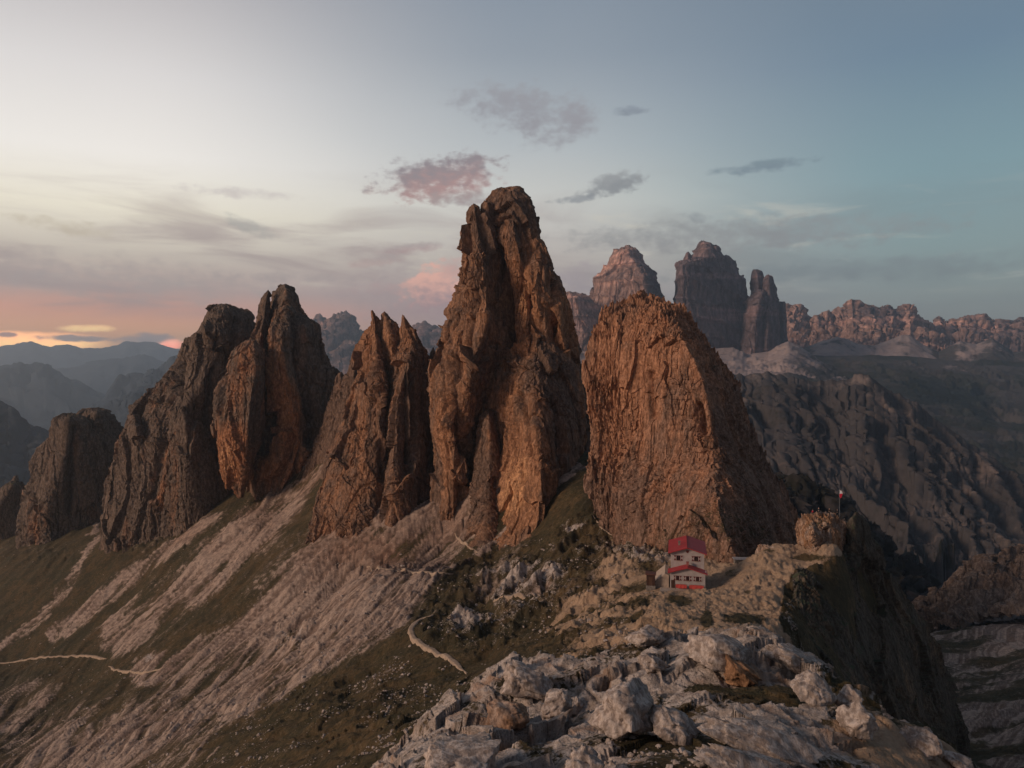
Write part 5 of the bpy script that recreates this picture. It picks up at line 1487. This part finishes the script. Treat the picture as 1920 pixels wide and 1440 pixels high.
def bvh(o):
    me = o.data
    v = np.empty(len(me.vertices) * 3, np.float32)
    me.vertices.foreach_get('co', v)
    f = np.empty(len(me.loops), np.int32)
    me.loops.foreach_get('vertex_index', f)
    return BVHTree.FromPolygons([tuple(map(float, p)) for p in v.reshape(-1, 3)], [tuple(map(int, q_)) for q_ in f.reshape(-1, 4)])


KNOB = bvh(bpy.data.objects['rock_knob'])


def on_knob(px, d):
    x = (px - CX) / F * d
    best = None
    for yy in np.arange(d - 6, d + 6, 0.4):      # highest spot along that line
        x = (px - CX) / F * yy
        h_ = KNOB.ray_cast(Vector((x, yy, 120.0)), Vector((0, 0, -1)))
        if h_[0] is not None:
            pyv = CY + (CAMZ - h_[0].z) / yy * F
            if best is None or pyv < best[0]:
                best = (pyv, h_[0])
    return best[1]


fpx, fpy, fpz = on_knob(1574, 210)
fp = empty('flagpole', (fpx, fpy, fpz - 1.9))
tag(fp, 'tall flagpole with a limp white and red flag on the rock knob', 'flagpole')
MB().tube((0, 0, 0), (0, 0, 9.9), 0.045, 0.025).build('pole', M_METAL, fp)
MB().tube((0, 0, 9.9), (0, 0, 10.05), 0.08, 0.03).build('finial', M_METAL, fp)
n, m = 14, 20
V_ = []
for yo in (0.0, 0.02):
    for i in range(m):
        v = i / (m - 1)
        for j in range(n):
            u = j / (n - 1)
            wdt = 0.35 + 0.5 * math.sin(math.pi * min(1, v * 0.9 + 0.1))
            V_.append((0.05 + u * wdt * (1 - 0.25 * v), yo + 0.10 * math.sin(u * 11 + v * 2) * (0.3 + v), 9.7 - v * 1.9 - 0.45 * u * (0.4 + 0.6 * v)))
q = np.concatenate([grid_quads(m, n), grid_quads(m, n, False, m * n)[:, ::-1]])
mf, tf, bf = new_mat('flag_cloth', 0.9)
oz = tf.sep(tf.n.new('ShaderNodeTexCoord').outputs['Object'])[2]
tf.put(bf.inputs['Base Color'], tf.mix(tf.mrange(oz, 8.72, 8.76), (0.6, 0.03, 0.06, 1), (0.75, 0.72, 0.72, 1)))
np_mesh('flag', np.array(V_), q, {}, mf, True, fp)


def skin(name, joints, edges, radii, mat, parent, sub=2):
    me = bpy.data.meshes.new(name)
    me.from_pydata(joints, edges, [])
    o = bpy.data.objects.new(name, me)
    COL.objects.link(o)
    me.materials.append(mat)
    sk = o.modifiers.new('skin', 'SKIN')
    sk.use_smooth_shade = True
    if not me.skin_vertices:
        bm = bmesh.new()
        bm.from_mesh(me)
        bm.verts.layers.skin.verify()
        bm.to_mesh(me)
        bm.free()
    for i, r_ in enumerate(radii):
        sv_ = me.skin_vertices[0].data[i]
        sv_.radius = (r_, r_)
        sv_.use_root = (i == 0)
    ss = o.modifiers.new('sub', 'SUBSURF')
    ss.levels = ss.render_levels = sub
    if parent:
        o.parent = parent
    return o


M_SKIN = plain('skin', (0.42, 0.26, 0.19, 1), 0.6, 0.05)
M_HAIR = plain('dark_hair', (0.03, 0.02, 0.015, 1), 0.7)


def person(label, px, py, d, rz, jacket, trousers, seated=False, arm=0.0):
    x, y, z = on_knob(px, d)
    z -= 0.03
    p = empty('person', (x, y, z), rz)
    tag(p, label, 'person')
    hip = 0.45 if seated else 0.92
    sh_ = hip + 0.50
    J = [(0, 0, hip), (0, 0, hip + 0.25), (0, 0.0, sh_), (0, -0.01, sh_ + 0.12), (0, -0.02, sh_ + 0.2), (0, -0.03, sh_ + 0.34)]
    Ra = [0.13, 0.12, 0.11, 0.055, 0.085, 0.075]
    Ed = [(0, 1), (1, 2), (2, 3), (3, 4), (4, 5)]
    JJ, RJ, EJ = [(0, 0, hip - 0.02), (0, 0, hip + 0.25), (0, 0, sh_ + 0.02)], [0.165, 0.155, 0.14], [(0, 1), (1, 2)]
    JT, RT, ET = [(0, 0, hip + 0.02)], [0.15], []
    for s in (-1, 1):
        k = len(J)
        J += [(s * 0.19, 0, sh_ - 0.02), (s * (0.24 + arm), -0.03, sh_ - 0.29), (s * (0.22 + arm * 0.6), -0.14, sh_ - 0.52), (s * 0.22, -0.18, sh_ - 0.62)]
        Ra += [0.055, 0.045, 0.035, 0.035]
        Ed += [(2, k), (k, k + 1), (k + 1, k + 2), (k + 2, k + 3)]
        kk = len(JJ)
        JJ += [(s * 0.19, 0, sh_ - 0.02), (s * (0.24 + arm), -0.03, sh_ - 0.29), (s * (0.22 + arm * 0.6), -0.14, sh_ - 0.5)]
        RJ += [0.075, 0.062, 0.05]
        EJ += [(2, kk), (kk, kk + 1), (kk + 1, kk + 2)]
        if seated:
            L_ = [(s * 0.1, -0.05, hip - 0.02), (s * 0.13, -0.45, hip + 0.08), (s * 0.12, -0.55, 0.06), (s * 0.13, -0.72, 0.03)]
        else:
            L_ = [(s * 0.1, 0, hip - 0.08), (s * 0.115, -0.02, 0.48), (s * 0.12, 0.02, 0.07), (s * 0.14, -0.14, 0.04)]
        k = len(J)
        J += L_
        Ra += [0.09, 0.06, 0.045, 0.04]
        Ed += [(0, k), (k, k + 1), (k + 1, k + 2), (k + 2, k + 3)]
        kk = len(JT)
        JT += L_[:3]
        RT += [0.105, 0.078, 0.062]
        ET += [(0, kk), (kk, kk + 1), (kk + 1, kk + 2)]
    skin('body', J, Ed, Ra, M_SKIN, p)
    skin('jacket', JJ, EJ, RJ, plain('jacket_cloth', jacket, 0.9), p)
    skin('trousers', JT, ET, RT, plain('trouser_cloth', trousers, 0.9), p)
    skin('hair', [(0, 0.01, sh_ + 0.27), (0, 0.0, sh_ + 0.36)], [(0, 1)], [0.09, 0.082], M_HAIR, p)


person('person in a bright red jacket sitting on the left of the rock knob', 1524, 973, 211, R(200), (0.65, 0.02, 0.05, 1), (0.05, 0.05, 0.06, 1), True)
person('person in dark clothes standing beside the white rock on the knob top', 1535, 981, 208, R(160), (0.02, 0.02, 0.025, 1), (0.02, 0.02, 0.02, 1))
person('person in dark brown clothes standing nearest the middle of the knob', 1555, 985, 206, R(190), (0.035, 0.02, 0.015, 1), (0.02, 0.02, 0.02, 1))
person('person in black clothes standing beside the flagpole on the knob', 1570, 985, 210, R(210), (0.015, 0.015, 0.02, 1), (0.015, 0.015, 0.015, 1), False, 0.05)

# ------------------------------------------------------------------ haze over the whole country
hz = MB()
hz.box(-14500, -900, -2600, 14500, 20500, 800)
hzo = hz.build('haze', None)
hzo.data.materials.clear()
mh = bpy.data.materials.new('haze')
mh.use_nodes = True
mh.node_tree.nodes.clear()
pv = mh.node_tree.nodes.new('ShaderNodeVolumePrincipled')
pv.inputs['Color'].default_value = (0.66, 0.82, 1.0, 1)
pv.inputs['Density'].default_value = 0.00006
pv.inputs['Anisotropy'].default_value = 0.45
mo_ = mh.node_tree.nodes.new('ShaderNodeOutputMaterial')
mh.node_tree.links.new(pv.outputs[0], mo_.inputs['Volume'])
hzo.data.materials.append(mh)
tag(hzo, 'thin bluish evening haze in the valleys', 'haze', kind='stuff')
